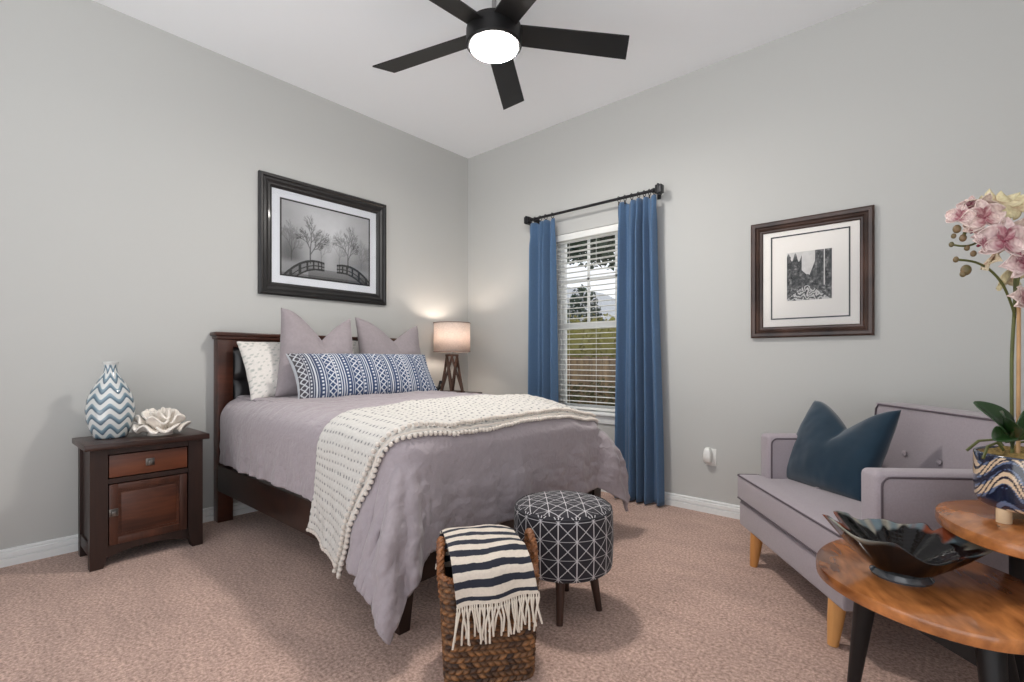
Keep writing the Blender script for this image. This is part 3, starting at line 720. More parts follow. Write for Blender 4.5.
picture('framed_picture', 'brown framed black and white tree path print on the window wall', .64, .725, .068, M['frame2'], M['matte'], art_path, .235, .295, .008, .082, (2.964, -.002, 1.542), (0, 0, 0), adz=.008, line_offz=.103,
        prof=[(0, 0), (0, -.024), (.010, -.032), (.026, -.030), (.030, -.020), (.044, -.026), (.054, -.016), (.062, -.016), (.068, -.010), (.068, 0)])

# ------------------------------------------------------------------ ceiling fan
FX, FY = 1.81, -1.54
fan = thing('ceiling_fan', 'black five blade ceiling fan with round white light', 'ceiling fan', (FX, FY, H))
bm = new(); lathe(bm, [(.0, 0), (.07, 0), (.066, -.035), (.03, -.055), (0, -.055)], 28); obj('canopy', bm, M['fanblack'], fan)
bm = new(); tube(bm, [(0, 0, -.03), (0, 0, -.24)], .012, 12); lathe(bm, [(.02, -.20), (.026, -.215), (.026, -.24), (.02, -.25)], 20); obj('downrod', bm, M['steel'], fan)
bm = new(); lathe(bm, [(0, -.235), (.06, -.237), (.11, -.248), (.138, -.268), (.145, -.295), (.145, -.368), (.136, -.378), (.0, -.378)], 48); obj('motor_housing', bm, M['fanblack'], fan)
bm = new(); lathe(bm, [(.0, -.375), (.123, -.375), (.123, -.384), (.118, -.388), (.06, -.390), (0.0, -.391)], 48); obj('light_diffuser', bm, emis('fan_light', (255, 250, 244), FAN_POWER), fan)
for k in range(5):
    a = math.radians(51 + 72 * k); bm = new()
    n = 10; R = []
    pit = math.radians(-12)
    for i in range(n + 1):
        f_ = i / n; r = .12 + (.728 - .12) * f_; wd = .062 + .012 * f_ + (.0 if f_ < 1 else 0)
        skew = .0
        if i == n: pass
        R.append([(r + (.028 if (i == n and s_ > 0) else (-.012 if i == n else 0)), s_ * wd * math.cos(pit), s_ * wd * math.sin(pit) + zz) for s_, zz in ((-1, -.004), (1, -.004), (1, .004), (-1, .004))])
    loft(bm, R); b_ = obj('blade', bm, M['blade'], fan); b_.location = (0, 0, -.30); b_.rotation_euler = (0, 0, a)
    bm = new(); box(bm, .10, .19, -.03, .03, .008, .016, .002); q = obj('blade_iron', bm, M['fanblack'], b_)

# ------------------------------------------------------------------ armchair
AW, AD = .93, .87
ch = thing('armchair', 'mauve grey upholstered armchair with wooden peg legs angled in the corner', 'armchair', (2.738, -.630, 0), (0, 0, math.atan2(-.795, .607)))
bm = new(); box(bm, .004, AW - .004, .012, AD, .165, .293, .012, 3); obj('base', bm, M['sofa'], ch)
def softbox(bm, x0, x1, y0, y1, z0, z1, r=.02, puff=0.0):
    n = 14; us = np.linspace(-1, 1, n)
    box(bm, x0, x1, y0, y1, z0, z1, r, 4)
bm = new()   # T-shaped seat cushion
out = [(0.0, 0.0), (AW, 0.0), (AW, .118), (.828, .122), (.828, .68), (.102, .68), (.102, .122), (0.0, .118)]
vs = [[bm.verts.new((x, y, z)) for x, y in out] for z in (.303, .432)]
for i in range(8): bm.faces.new((vs[0][i], vs[0][(i + 1) % 8], vs[1][(i + 1) % 8], vs[1][i]))
bm.faces.new(vs[0][::-1]); bm.faces.new(vs[1])
bmesh.ops.bevel(bm, geom=list(bm.edges), offset=.016, segments=3, profile=.5, affect='EDGES')
seat = obj('seat_cushion', bm, M['sofa'], ch, 50)
def welt(pts, parent, closed=False):
    bm = new(); tube(bm, pts + ([pts[0]] if closed else []), .0042, 6, cap=not closed); obj('welt', bm, M['welt'], parent)
for z in (.428, .309):
    welt([(.10, .116, z), (.012, .112, z), (.003, .10, z), (.003, .012, z), (.012, .002, z), (AW - .012, .002, z), (AW - .003, .012, z), (AW - .003, .10, z), (AW - .012, .112, z), (.83, .116, z)], seat)
for x in (.28, .65):
    for y in (.27, .50):
        bm = new(); lathe(bm, [(0, .4315), (.012, .4325), (.014, .4345), (.008, .438), (0, .439)], 14, (x, y, 0)); obj('button', bm, M['sofa'], seat)
for x0 in (0, AW - .10):
    bm = new(); box(bm, x0, x0 + .10, .12, AD - .01, .290, .655, .022, 4); arm = obj('arm', bm, M['sofa'], ch, 50)
    for xs_ in (x0 + .003, x0 + .097):
        ring = rrect((AD - .13) / 2 - .018, (.655 - .29) / 2 - .018, .03, 5)
        welt([(xs_ + (-.002 if xs_ == x0 + .003 else .002), .12 + (AD - .13) / 2 + a, .4725 + b) for a, b, _ in ring], arm, True)
bm = new()
n = 12; R = []
bx0, bx1 = .025, AW - .025
for i in range(n + 1):
    f_ = i / n; z = .30 + .52 * f_; y = .655 + .045 * f_
    R.append([(x, y + yy_ , z) for x, yy_ in ((bx0, 0), (bx1, 0), (bx1, .13), (bx0, .13))])
loft(bm, R)
bmesh.ops.bevel(bm, geom=[e for e in bm.edges if len(e.link_faces) == 2 and e.calc_face_angle(0) > .8], offset=.024, segments=3, profile=.5, affect='EDGES')
back = obj('back', bm, M['sofa'], ch, 50)
welt([(bx0 + .02 if i in (0,) else x, y, z) for i, (x, y, z) in enumerate([(bx0 + .006, .66, .44), (bx0 + .006, .693, .79), (bx0 + .02, .697, .812), (bx1 - .02, .697, .812), (bx1 - .006, .693, .79), (bx1 - .006, .66, .44)])], back)
for x in (.26, .465, .67):
    bm = new(); lathe(bm, [(0, 0), (.013, .001), (.014, .004), (.008, .008), (0, .009)], 14); b_ = obj('button', bm, M['sofa'], back); b_.location = (x, .676, .60); b_.rotation_euler = (PI / 2 - .13, 0, 0)
for x, y, dx, dy in ((.15, .045, -.0, -.018), (.835, .045, .0, -.018), (.12, AD - .07, -.02, .03), (AW - .12, AD - .07, .02, .03)):
    bm = new(); tube(bm, [(x, y, .17), (x + dx * .5, y + dy * .5, .085), (x + dx, y + dy, .0)], [.031, .026, .018], 20); obj('leg', bm, M['legwood'], ch, 50)
mw = ch.matrix_basis
q = Matrix.Translation(ch.location) @ Matrix.Rotation(ch.rotation_euler.z, 4, 'Z')
bp = pillow('throw_pillow', 'deep blue velvet square pillow on the armchair seat', 'pillow', .47, .45, .18, M['velvet'], q @ Vector((.275, .275, .425)), (SH(-27), SH(0), SH(-52.6 + 16)), chop=.13, conc=.02, seed=8, wr=.006)

# ------------------------------------------------------------------ nesting tables
def nest(name, label, cx, cy, zt, a, b, axis, th, legs, bars):
    t = thing(name, label, 'side table', (cx, cy, 0), (0, 0, axis), 'nesting tables')
    bm = new(); N = 72
    def ring(k, z): return [((a - k) * math.cos(x) + .012 * math.cos(3 * x), (b - k) * math.sin(x) + .008 * math.sin(2 * x + 1), z) for x in [2 * PI * i / N for i in range(N)]]
    loft(bm, [ring(.004, zt - th), ring(.001, zt - th + .002), ring(0, zt - th + .005), ring(0, zt - .004), ring(.001, zt - .0012), ring(.0035, zt)]); obj('table_top', bm, M['acacia'], t)
    for (x0, y0, x1, y1) in legs:
        bm = new(); tube(bm, [(x0, y0, zt - th), (x1, y1, 0)], [.032, .016], 14); obj('leg', bm, M['black'], t)
    for (p, q_) in bars:
        bm = new(); bar(bm, p, q_, .024, .052); obj('stretcher', bm, M['black'], t)
    return t
ax = math.atan2(-.900, .435)
def loc2(cx, cy, axis, X, Y):
    dx, dy = X - cx, Y - cy; return (dx * math.cos(axis) + dy * math.sin(axis), -dx * math.sin(axis) + dy * math.cos(axis))
LC = (3.5315, -1.552); G = lambda X, Y: loc2(*LC, ax, X, Y)
l1 = G(3.40, -1.57) + G(3.355, -1.535); l2 = G(3.655, -1.70) + G(3.675, -1.80); l3 = G(3.66, -1.40) + G(3.74, -1.34)
nest('nesting_table', 'lower oval wooden nesting table holding the dark glazed bowl', *LC, .42, .317, .264, ax, .034, [l1, l2, l3],
     [((*G(3.40, -1.57), .345), (*G(3.655, -1.71), .30)), ((*G(3.655, -1.71), .30), (*G(3.66, -1.40), .345)), ((*G(3.66, -1.40), .345), (*G(3.40, -1.57), .345))])
ax2 = math.atan2(-.948, -.318)
UC = (3.800, -1.377); G2 = lambda X, Y: loc2(*UC, ax2, X, Y)
m1 = G2(3.755, -1.215) + G2(3.748, -1.16); m2 = G2(3.90, -1.32) + G2(3.98, -1.29); m3 = G2(3.87, -1.55) + G2(3.92, -1.63)
nest('nesting_table', 'taller oval wooden nesting table holding the potted orchid', *UC, .585, .282, .240, ax2, .034, [m1, m2, m3],
     [((*G2(3.755, -1.215), .51), (*G2(3.90, -1.32), .51)), ((*G2(3.90, -1.32), .51), (*G2(3.87, -1.55), .51))])

# bowl
bw = thing('bowl', 'dark glazed pottery bowl with torn rim on the lower table', 'bowl', (3.478, -1.593, .42))
nu, nv = 220, 60
a = np.linspace(0, 2 * PI, nu, endpoint=False)[:, None]; v = np.linspace(0, 1, nv)[None, :]
dirA = YAW - .08                                   # long axis runs along the camera's right
e = a - dirA
Rr = .146 + .054 * sst(.62, .93, np.abs(np.cos(e))) + .006 * np.sin(5 * a) + .004 * np.sin(17 * a + 1) * sst(.0, .4, np.sin(e))
notch = .034 * np.exp(-((np.mod(e, 2 * PI) - 2.58) / .09) ** 2) + .028 * np.exp(-((np.mod(e, 2 * PI) - .50) / .10) ** 2)
Hh = .118 + .022 * np.cos(2 * e) - .018 * np.cos(e) + .024 * np.maximum(np.sin(e), 0) + .006 * np.sin(7 * a) - notch * .8
r0 = .062
vo = np.minimum(v / .5, 1); vi = np.maximum((v - .5) / .5, 0)
rad = np.where(v <= .5, r0 + (Rr - notch - r0) * vo ** .9, (Rr - notch - .009) * (1 - vi) + .001)
inner_z = .024 + (Hh - .024) * np.clip(1 - vi, 0, 1) ** 1.25
zz = np.where(v <= .5, .016 + (Hh - .016) * vo ** 1.15, inner_z - .0007 * np.sin(70 * vi) * (vi > .15))
P = np.stack([rad * np.cos(a), rad * np.sin(a), zz + 0 * a], -1)
rimk = np.where(v <= .5, sst(.62, .95, vo + .10 * np.sin(6 * a) + .06 * np.sin(15 * a)), 1 - sst(.08, .42, vi + .10 * np.sin(9 * a + 2) * vi * 3))
hue = (np.sin(3 * a + 1) + np.sin(5 * a)) * .5 + 0 * v
g1, g2, g3 = lin((140, 70, 44)), lin((112, 130, 138)), lin((182, 176, 160))
w1 = sst(-.1, .5, hue + .3 * np.sin(17 * a))[..., None]; w2 = sst(.1, .6, -hue + .25 * np.sin(23 * a))[..., None]
gc = (g2 * (1 - w1) + g3 * w1) * (1 - w2) + g1 * w2
rimk = np.where(v <= .5, sst(.90, 1.0, vo + .03 * np.sin(6 * a) + .03 * np.sin(15 * a)), 1 - sst(.11, .18, vi + .07 * np.sin(4 * a + 2) + .05 * np.sin(13 * a) + .018 * np.sin(29 * a)))
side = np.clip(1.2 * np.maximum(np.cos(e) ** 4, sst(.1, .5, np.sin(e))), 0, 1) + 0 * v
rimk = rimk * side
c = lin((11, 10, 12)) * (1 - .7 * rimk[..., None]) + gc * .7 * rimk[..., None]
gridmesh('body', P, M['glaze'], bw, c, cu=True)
bm = new(); lathe(bm, [(.0, .002), (.060, 0), (.073, 0), (.075, .006), (.069, .014), (.064, .022), (.0, .022)], 48); obj('foot_ring', bm, mat('grey_glaze', (72, 74, 78), .1, coat=1), bw)

# ------------------------------------------------------------------ orchid in pot
PX, PY, PZ = 3.774, -1.364, .585
pot = thing('orchid_pot', 'pink orchid in a blue and tan marbled pot on three pegs', 'potted plant', (PX, PY, PZ))
def pot_col(a, r, z, q):
    x = a * 2.2; wv = .5 * np.sin(x * 1.1 + 8 * z) + .35 * np.sin(2.3 * x - 26 * z) + .25 * np.sin(3.1 * x + 1)
    k = np.sin(95 * (z + .050 * wv)) ; k2 = np.sin(330 * (z + .040 * wv + .03 * np.sin(x * 1.9)))
    navy, tan, pale = lin((26, 32, 52)), lin((214, 188, 158)), lin((96, 110, 138))
    c = np.where((k > .15)[..., None], tan, np.where((k > -.6)[..., None], pale, navy))
    c = np.where(((k2 > .45))[..., None], navy, c); rim = (q > .985) | (z < .045)
    top = (z > .185)[..., None]
    return np.where(top, lin((46, 54, 74)), c)
pp = [(0, .036), (.116, .036), (.127, .042), (.134, .06), (.137, .12), (.137, .184), (.135, .192), (.130, .192), (.127, .175), (.0, .168)]
lathe_col('pot', pp, pot_col, M['ceramic'], pot, 260, 160)
for k in range(3):
    aa = k * 2 * PI / 3 + 3.95; bm = new(); tube(bm, [(.108 * math.cos(aa), .108 * math.sin(aa), 0), (.108 * math.cos(aa), .108 * math.sin(aa), .040)], .017, 16); obj('peg_foot', bm, M['peg'], pot)
bm = new(); n = 26; vs = []
for i in range(9):
    r = .128 * i / 8; ring = []
    for j in range(36):
        aa = 2 * PI * j / 36; h_ = .180 + .024 * (1 - (i / 8) ** 2) + .012 * noise.noise(Vector((r * 40 * math.cos(aa), r * 40 * math.sin(aa), 1)))
        ring.append((max(r, .001) * math.cos(aa), max(r, .001) * math.sin(aa), h_))
    vs.append(ring)
loft(bm, vs, cap=False); o = obj('moss', bm, M['moss'], pot); o['kind'] = 'stuff'
RT = Vector((math.cos(YAW), math.sin(YAW), 0)); FW = Vector((-math.sin(YAW), math.cos(YAW), 0)); UPV = Vector((0, 0, 1))
def W(rt, fw, z): return tuple(RT * rt + FW * fw + Vector((0, 0, z)))
def leafmesh(base, direction, ln, wd, droop, up0=.5, twist=0, name='leaf', m=None, parent=None):
    d = Vector(direction).normalized(); s_ = d.cross(UPV).normalized(); s_ = (s_ * math.cos(twist) + UPV * math.sin(twist))
    nu, nv = 18, 9; P = np.zeros((nu, nv, 3))
    for i in range(nu):
        f_ = i / (nu - 1); c_ = Vector(base) + d * (ln * f_) + UPV * (up0 * ln * f_ - droop * ln * f_ * f_)
        wv = wd * (math.sin(PI * min(.04 + f_ * .93, 1) ** .75) ** .7)
        for j in range(nv):
            g_ = j / (nv - 1) * 2 - 1; p = c_ + s_ * (g_ * wv / 2) + UPV * (.22 * wv * abs(g_) ** 1.5); P[i, j] = p
    return gridmesh(name, P, m or M['leaf'], parent or pot, thick=.003)
zb = .200
def broadleaf(base, tip, wd, nrm, sag=.02):
    b_, t_ = Vector(base), Vector(tip); d = (t_ - b_); n_ = Vector(nrm); n_ = (n_ - d * (n_.dot(d) / d.length_squared)).normalized(); s_ = d.normalized().cross(n_)
    nu, nv = 20, 11; P = np.zeros((nu, nv, 3))
    for i in range(nu):
        f_ = i / (nu - 1); wv = wd / 2 * (math.sin(PI * (.06 + .935 * f_) ** 1.15) ** .62)
        for j in range(nv):
            g_ = j / (nv - 1) * 2 - 1; P[i, j] = b_ + d * f_ + s_ * (g_ * wv) + n_ * (sag * math.sin(PI * f_) + .25 * wd * abs(g_) ** 1.3 * math.sin(PI * f_))
    gridmesh('leaf', P, M['leaf'], pot, thick=.003)
def Q(px, py, fw=0.0):
    d = 1.40 + fw; return W((px - 512) / 491.4 * d - 1.50, fw, (358.77 - py) / 491.4 * d + 1.048 - .585)
UPF = UPV * .75 - FW * .7
broadleaf(Q(1013, 447, -.05), Q(974, 402, -.03), .078, UPF, .012)
broadleaf(Q(1012, 440, -.07), Q(1030, 408, -.10), .066, UPF + RT * .1, .010)
broadleaf(Q(1008, 436, -.09), Q(994, 440, -.15), .050, UPF, .006)
broadleaf(Q(1004, 441, -.04), Q(1002, 414, -.13), .060, UPF * 1 - RT * .2, .01)
broadleaf(Q(1040, 447, -.05), Q(1085, 412, -.06), .075, UPF, .012)
leafmesh((.0, 0, zb), RT * .6 + FW * .7, .17, .07, .5, .8, 0)
for k in range(7):
    aa = k * .9; r = .05 + .02 * math.sin(k * 5)
    bm = new(); tube(bm, [(r * math.cos(aa), r * math.sin(aa), zb - .02), (r * 1.4 * math.cos(aa), r * 1.4 * math.sin(aa), zb + .02), (r * 2.0 * math.cos(aa + .2), r * 2.0 * math.sin(aa + .2), zb + .012), (r * 2.4 * math.cos(aa + .3), r * 2.4 * math.sin(aa + .3), zb - .02)], .004, 6); obj('aerial_root', bm, M['stem'], pot)
sx = -.066
bm = new(); tube(bm, [W(sx - .004, -.012, .18), W(sx - .002, -.012, .66)], .0045, 8); obj('stake', bm, M['cane'], pot)
def pathpts(pts, n=28):
    pts = [Vector(p) for p in pts]; out = []
    for i in range(len(pts) - 1):
        p0, p1, p2, p3 = pts[max(i - 1, 0)], pts[i], pts[i + 1], pts[min(i + 2, len(pts) - 1)]
        for k in range(6):
            t_ = k / 6; out.append(.5 * ((2 * p1) + (p2 - p0) * t_ + (2 * p0 - 5 * p1 + 4 * p2 - p3) * t_ ** 2 + (3 * p1 - p0 - 3 * p2 + p3) * t_ ** 3))
    out.append(pts[-1]); return out
bm = new(); tube(bm, pathpts([W(sx - .008, -.0, .18), W(sx - .010, 0, .45), Q(1015, 300), Q(1014, 262, -.01), Q(1002, 222, -.02), Q(984, 212, -.03), Q(970, 222, -.035), Q(963, 238, -.035)]), .0042, 8); obj('stem', bm, M['stem'], pot)
bm = new(); tube(bm, pathpts([Q(1015, 318), Q(1012, 306, -.01), Q(1003, 285, -.02), Q(990, 270, -.03), Q(974.5, 262, -.035), Q(956, 259.5, -.04)]), .0032, 8); obj('stem', bm, M['stem'], pot)
bm = new(); tube(bm, pathpts([Q(990, 232, -.03), Q(976, 243, -.035), Q(964, 246, -.04), Q(951.5, 244.5, -.04)]), .0028, 8); obj('stem', bm, M['stem'], pot)
bm = new(); tube(bm, pathpts([Q(1015, 300), Q(1022, 262, -.02), Q(1036, 230, -.02), Q(1052, 216, -.03)]), .0036, 8); obj('stem', bm, M['stem'], pot)
def bud(p, r, d=(0, 0, 0)):
    bm = new(); bmesh.ops.create_uvsphere(bm, u_segments=12, v_segments=8, radius=r, matrix=Matrix.Translation(p) @ Matrix.Diagonal((1, 1, 1.25, 1))); obj('bud', bm, M['bud'], pot, 180)
def flower(p, size, face, roll=0, pale=0):
    """phalaenopsis bloom: three sepals, two broad petals, a lip and a column"""
    f_ = Vector(face).normalized(); r_ = f_.cross(UPV).normalized(); u_ = r_.cross(f_)
    B = Matrix((r_, u_, f_)).transposed() @ Matrix.Rotation(roll, 3, 'Z')
    e = bpy.data.objects.new('bloom', None); COL.objects.link(e); e.parent = pot; e.location = p; e.rotation_euler = B.to_euler()
    def pet(ang, ln, wd, lift, sd):
        nu, nv = 12, 11; u = np.linspace(0, 1, nu)[:, None]; v = np.linspace(-1, 1, nv)[None, :]
        wv = wd * np.sin(PI * np.clip(.08 + .90 * u, 0, 1) ** .8) ** .6
        x = ln * u + 0 * v; y = v * wv / 2; z = lift * u ** 2 * ln + .12 * wd * np.cos(2.5 * v) * u - .1 * wd * v ** 2 + .04 * wd * np.sin(5 * v + sd) * u
        ca, sa = math.cos(ang), math.sin(ang)
        P = np.stack([x * ca - y * sa, x * sa + y * ca, z], -1)
        k = (np.exp(-(u / .35) ** 2) * .8 + .25 * (np.sin(26 * u + 9 * v ** 2 + sd) > .3) + .2 * (np.sin(9 * v + sd) > .4))[..., None]
        k = np.clip(k + 0 * u[..., None], 0, 1)
        col = lin((228 - 14 * pale, 208 - 4 * pale, 202 - 40 * pale)) * (1 - k) + lin((138, 66, 82)) * k * (1 - .55 * pale) + lin((190, 176, 130)) * k * .55 * pale
        gridmesh('petal', P, M['petal'], e, col, thick=.0015)
    s_ = size / 2
    for ang, ln, wd, lf in ((PI / 2, s_, s_ * .75, .15), (PI / 2 + 2.2, s_, s_ * .7, .1), (PI / 2 - 2.2, s_, s_ * .7, .1), (.12, s_ * 1.05, s_ * 1.15, .2), (PI - .12, s_ * 1.05, s_ * 1.15, .2)): pet(ang, ln, wd, lf, ang)
    if pale >= .7: return
    bm = new(); tube(bm, [(0, .0, 0), (0, -.06 * size, .10 * size), (0, -.16 * size, .16 * size), (0, -.24 * size, .12 * size)], [.05 * size, .08 * size, .07 * size, .01 * size], 10)
    bmesh.ops.create_uvsphere(bm, u_segments=8, v_segments=6, radius=.05 * size, matrix=Matrix.Translation((0, .02 * size, .06 * size))); obj('lip', bm, M['lip'], e, 180)
M['lip'] = mat('orchid_lip', (120, 36, 58), .5)
M['lip'] = mat('orchid_lip', (120, 36, 58), .5)
for px, py, fw, sz, dr, rl, pl_ in (
        (1004, 240, -.085, .125, -FW - RT * .15, .1, 0), (984, 217, -.07, .100, -FW - RT * .25, -.2, .1), (960, 216, -.05, .062, -FW * .7 - RT * .7, .3, .05),
        (981, 206, -.03, .075, -FW * .5 + UPV * .6, .4, .3), (999, 201, .0, .100, FW * .6 + UPV * .6, .1, .9), (1015, 206, -.02, .110, FW * .7 - RT * .2 + UPV * .4, .5, 1.0),
        (974, 229, -.06, .050, -FW - RT * .6 - UPV * .3, .5, .2), (983, 243, -.08, .055, -FW - RT * .3 - UPV * .2, .9, 0), (991, 260, -.02, .095, FW * .5 - RT * .5 - UPV * .5, .2, .7),
        (1012, 278, .02, .095, FW * .8 - UPV * .5, .3, 1.0), (1023, 262, -.08, .105, -FW + RT * .2 - UPV * .1, -.3, 0), (1024, 300, -.06, .085, -FW + RT * .3 - UPV * .2, .2, .1),
        (1030, 232, -.06, .115, -FW + RT * .4 + UPV * .1, .2, .2), (1046, 216, -.04, .110, RT + UPV * .2, .2, .6), (970, 206, -.02, .055, -FW * .7 - RT * .4 + UPV * .4, .1, 0)):
    flower(Q(px, py, fw), sz, dr, rl, pl_)
for px, py, r in ((953.7, 236, .0075), (963, 238, .0105), (951.5, 244.5, .0075), (967, 248, .008), (973.5, 253.6, .009), (956, 259.5, .0085), (957, 229, .012), (966, 270, .015), (963, 274, .009)): bud(Q(px, py, -.04), r * .8)

# ------------------------------------------------------------------ round stool
ST = (2.362, -1.70)
st = thing('round_stool', 'round charcoal stool with white line pattern at the bed foot', 'stool', (*ST, 0))
r0 = .205; zb, zt = .185, .462
def st_pat(x, y, per):
    x = np.asarray(x); y = np.asarray(y); lw = .0025; m = np.zeros(np.broadcast(x, y).shape, bool)
    fx = np.abs(np.mod(x / per + .5, 1) - .5) * per; fy = np.abs(np.mod(y / per + .5, 1) - .5) * per
    m |= fx < lw * .6; m |= fy < lw * .35
    for s_ in (1, -1): m |= np.abs(np.mod((x + s_ * y) / per + .5, 1) - .5) * per / 1.414 < lw * .6
    c = np.where(m[..., None], lin((198, 194, 195)), lin((46, 44, 49))); return c
circ = 2 * PI * r0; per = circ / 18
a = np.linspace(0, 2 * PI, 900, endpoint=False)[:, None]
prof = [(.10, zb), (r0 - .012, zb + .001), (r0 - .003, zb + .008), (r0, zb + .02), (r0 + .004, (zb + zt) / 2 - .02), (r0 + .001, zt - .045), (r0 - .003, zt - .034), (r0 - .012, zt - .024)]
pr = np.array(prof); L = np.r_[0, np.cumsum(np.hypot(*np.diff(pr, axis=0).T))]; q_ = np.linspace(0, L[-1], 190); r = np.interp(q_, L, pr[:, 0]); z = np.interp(q_, L, pr[:, 1])
P = np.stack([r * np.cos(a), r * np.sin(a), z + 0 * a], -1); gridmesh('side_cover', P, M['fab'], st, st_pat(a * r0, z - zb - .02, per), cu=True)
rr = np.linspace(.001, 1, 120)[None, :]; R1 = (r0 - .004) * rr
zt_ = zt - .034 + .034 * (1 - rr ** 3.2) ** .8
P = np.stack([R1 * np.cos(a[::2]), R1 * np.sin(a[::2]), zt_ + 0 * a[::2]], -1)
ca, sa = math.cos(YAW), math.sin(YAW); gx = P[..., 0] * ca + P[..., 1] * sa; gy = -P[..., 0] * sa + P[..., 1] * ca
gridmesh('seat_cover', P, M['fab'], st, st_pat(gx, gy, per), cu=True)
bm = new(); tube(bm, [((r0 - .004) * math.cos(x), (r0 - .004) * math.sin(x), zt - .034) for x in np.linspace(0, 2 * PI, 65)], .0032, 6, cap=False); obj('piping', bm, mat('stool_piping', (40, 40, 45), .8), st)
for k in range(4):
    aa = math.radians(-60 + 90 * k) + .0
    bm = new(); c_, s_ = math.cos(aa), math.sin(aa); tube(bm, [(.118 * c_, .118 * s_, zb + .004), (.15 * c_, .15 * s_, 0)], [.021, .013], 16); obj('leg', bm, M['stoolwood'], st)

# ------------------------------------------------------------------ basket with striped throw
BC, BA = (2.385, -2.185), math.radians(50)
bk = thing('wicker_basket', 'brown woven wicker basket with loop handles at the bed foot', 'basket', (*BC, 0), (0, 0, BA))
hx0, hy0, hx1, hy1, bh = .140, .112, .156, .130, .345
per_n, zn = 560, 170
base = np.array(rrect(1, 1, .2, 12))[:, :2]
def perim(hx, hy, r, n):
    p = np.array(rrect(hx, hy, r, 12))[:, :2]; p = np.vstack([p, p[:1]]); L = np.r_[0, np.cumsum(np.hypot(*np.diff(p, axis=0).T))]
    q = np.linspace(0, L[-1], n, endpoint=False); pts = np.stack([np.interp(q, L, p[:, 0]), np.interp(q, L, p[:, 1])], -1)
    nx = np.roll(pts, -1, 0) - np.roll(pts, 1, 0); nrm = np.stack([nx[:, 1], -nx[:, 0]], -1); nrm /= np.linalg.norm(nrm, axis=1, keepdims=True); return pts, nrm, L[-1]
pts, nrm, LL = perim(hx1, hy1, .04, per_n)
zv = np.linspace(0, bh, zn)[None, :]
k = (zv / bh); sc = np.stack([(hx0 + (hx1 - hx0) * k) / hx1, (hy0 + (hy1 - hy0) * k) / hy1], -1)
sarc = (np.arange(per_n) / per_n * LL)[:, None]
rowh, ln = .019, LL / 44
row = np.floor(zv / rowh); fz = np.mod(zv / rowh, 1); slant = np.where(np.mod(row, 2) > 0, .55, -.55)
sq = sarc / ln + slant * (fz - .5) + .37 * row; ss = np.mod(sq, 1); seg = np.floor(sq)
hgt = .011 * (np.sin(PI * fz) ** .55) * (.15 + .85 * np.sin(PI * ss) ** .5)
P = np.zeros((per_n, zn, 3)); P[..., :2] = pts[:, None, :] * sc + nrm[:, None, :] * hgt[..., None]; P[..., 2] = zv
h = np.mod(np.sin(seg * 12.9898 + row * 78.233) * 43758.5453, 1)[..., None]
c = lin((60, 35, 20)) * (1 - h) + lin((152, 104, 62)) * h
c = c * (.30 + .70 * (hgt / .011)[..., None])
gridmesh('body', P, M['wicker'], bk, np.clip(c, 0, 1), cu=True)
bm = new(); loft(bm, [[(x * .97, y * .97, z) for x, y, _ in rrect(hx, hy, .04, 6)] for z, hx, hy in ((.012, hx0, hy0), (bh, hx1, hy1))], cap=False)
bm.faces.new([bm.verts.new((x * .97, y * .97, .012)) for x, y, _ in rrect(hx0, hy0, .04, 6)]); obj('lining', bm, mat('basket_inside', (70, 44, 28), .9), bk)
def braid(bm, path, r, turns):
    path = pathpts(path); n_ = len(path)
    for k in range(3):
        pp_ = []
        for i, p in enumerate(path):
            t_ = (path[min(i + 1, n_ - 1)] - path[max(i - 1, 0)]).normalized(); s_ = t_.orthogonal().normalized(); b_ = t_.cross(s_); aa = 2 * PI * (turns * i / n_ + k / 3)
            pp_.append(p + (s_ * math.cos(aa) + b_ * math.sin(aa)) * r)
        tube(bm, pp_, r * .95, 7)
M['wick2'] = mat('wicker_handle', (112, 66, 36), .5, var=.25, vscale=60, col2=(140, 90, 52), bump=.4, bscale=150)
bm = new(); rp = perim(hx1, hy1, .04, 60)[0]
braid(bm, [(x, y, bh) for x, y in rp[::3]] + [(rp[0][0], rp[0][1], bh)], .006, 30); obj('rim', bm, M['wick2'], bk)
for sx_ in (-1, 1):
    bm = new(); X = sx_ * (hx1 + .004)
    oy = .035 if sx_ > 0 else 0
    braid(bm, [(X * .96, oy - .075, bh - .07), (X, oy - .072, bh - .0), (X * 1.0, oy - .055, bh + .055), (X * .98, oy, bh + .082), (X * 1.0, oy + .055, bh + .055), (X, oy + .072, bh - .0), (X * .96, oy + .075, bh - .07)], .0075, 8); obj('handle', bm, M['wick2'], bk)
# striped throw: local coords of its own empty, same frame as the basket
tb = thing('striped_throw', 'cream and navy striped fringed throw draped over the wicker basket', 'throw blanket', (*BC, 0), (0, 0, BA))
prof = [(.10, .30), (.125, .37), (.115, .425), (.07, .448), (.02, .452), (-.04, .445), (-.09, .432), (-.125, .405), (-.148, .375), (-.158, .335), (-.164, .292)]
pr = np.array(prof); L = np.r_[0, np.cumsum(np.hypot(*np.diff(pr, axis=0).T))]; nq = 460; q_ = np.linspace(0, L[-1], nq)
yy = np.interp(q_, L, pr[:, 0]); zz = np.interp(q_, L, pr[:, 1])
for _ in range(60):
    yy[1:-1] = (yy[:-2] + 2 * yy[1:-1] + yy[2:]) / 4; zz[1:-1] = (zz[:-2] + 2 * zz[1:-1] + zz[2:]) / 4
f = np.linspace(-1, 1, 110)[:, None]; qq = (q_ / L[-1])[None, :]
xw = f * (.116 + .012 * qq) - .022 + .080 * (qq - .5) 
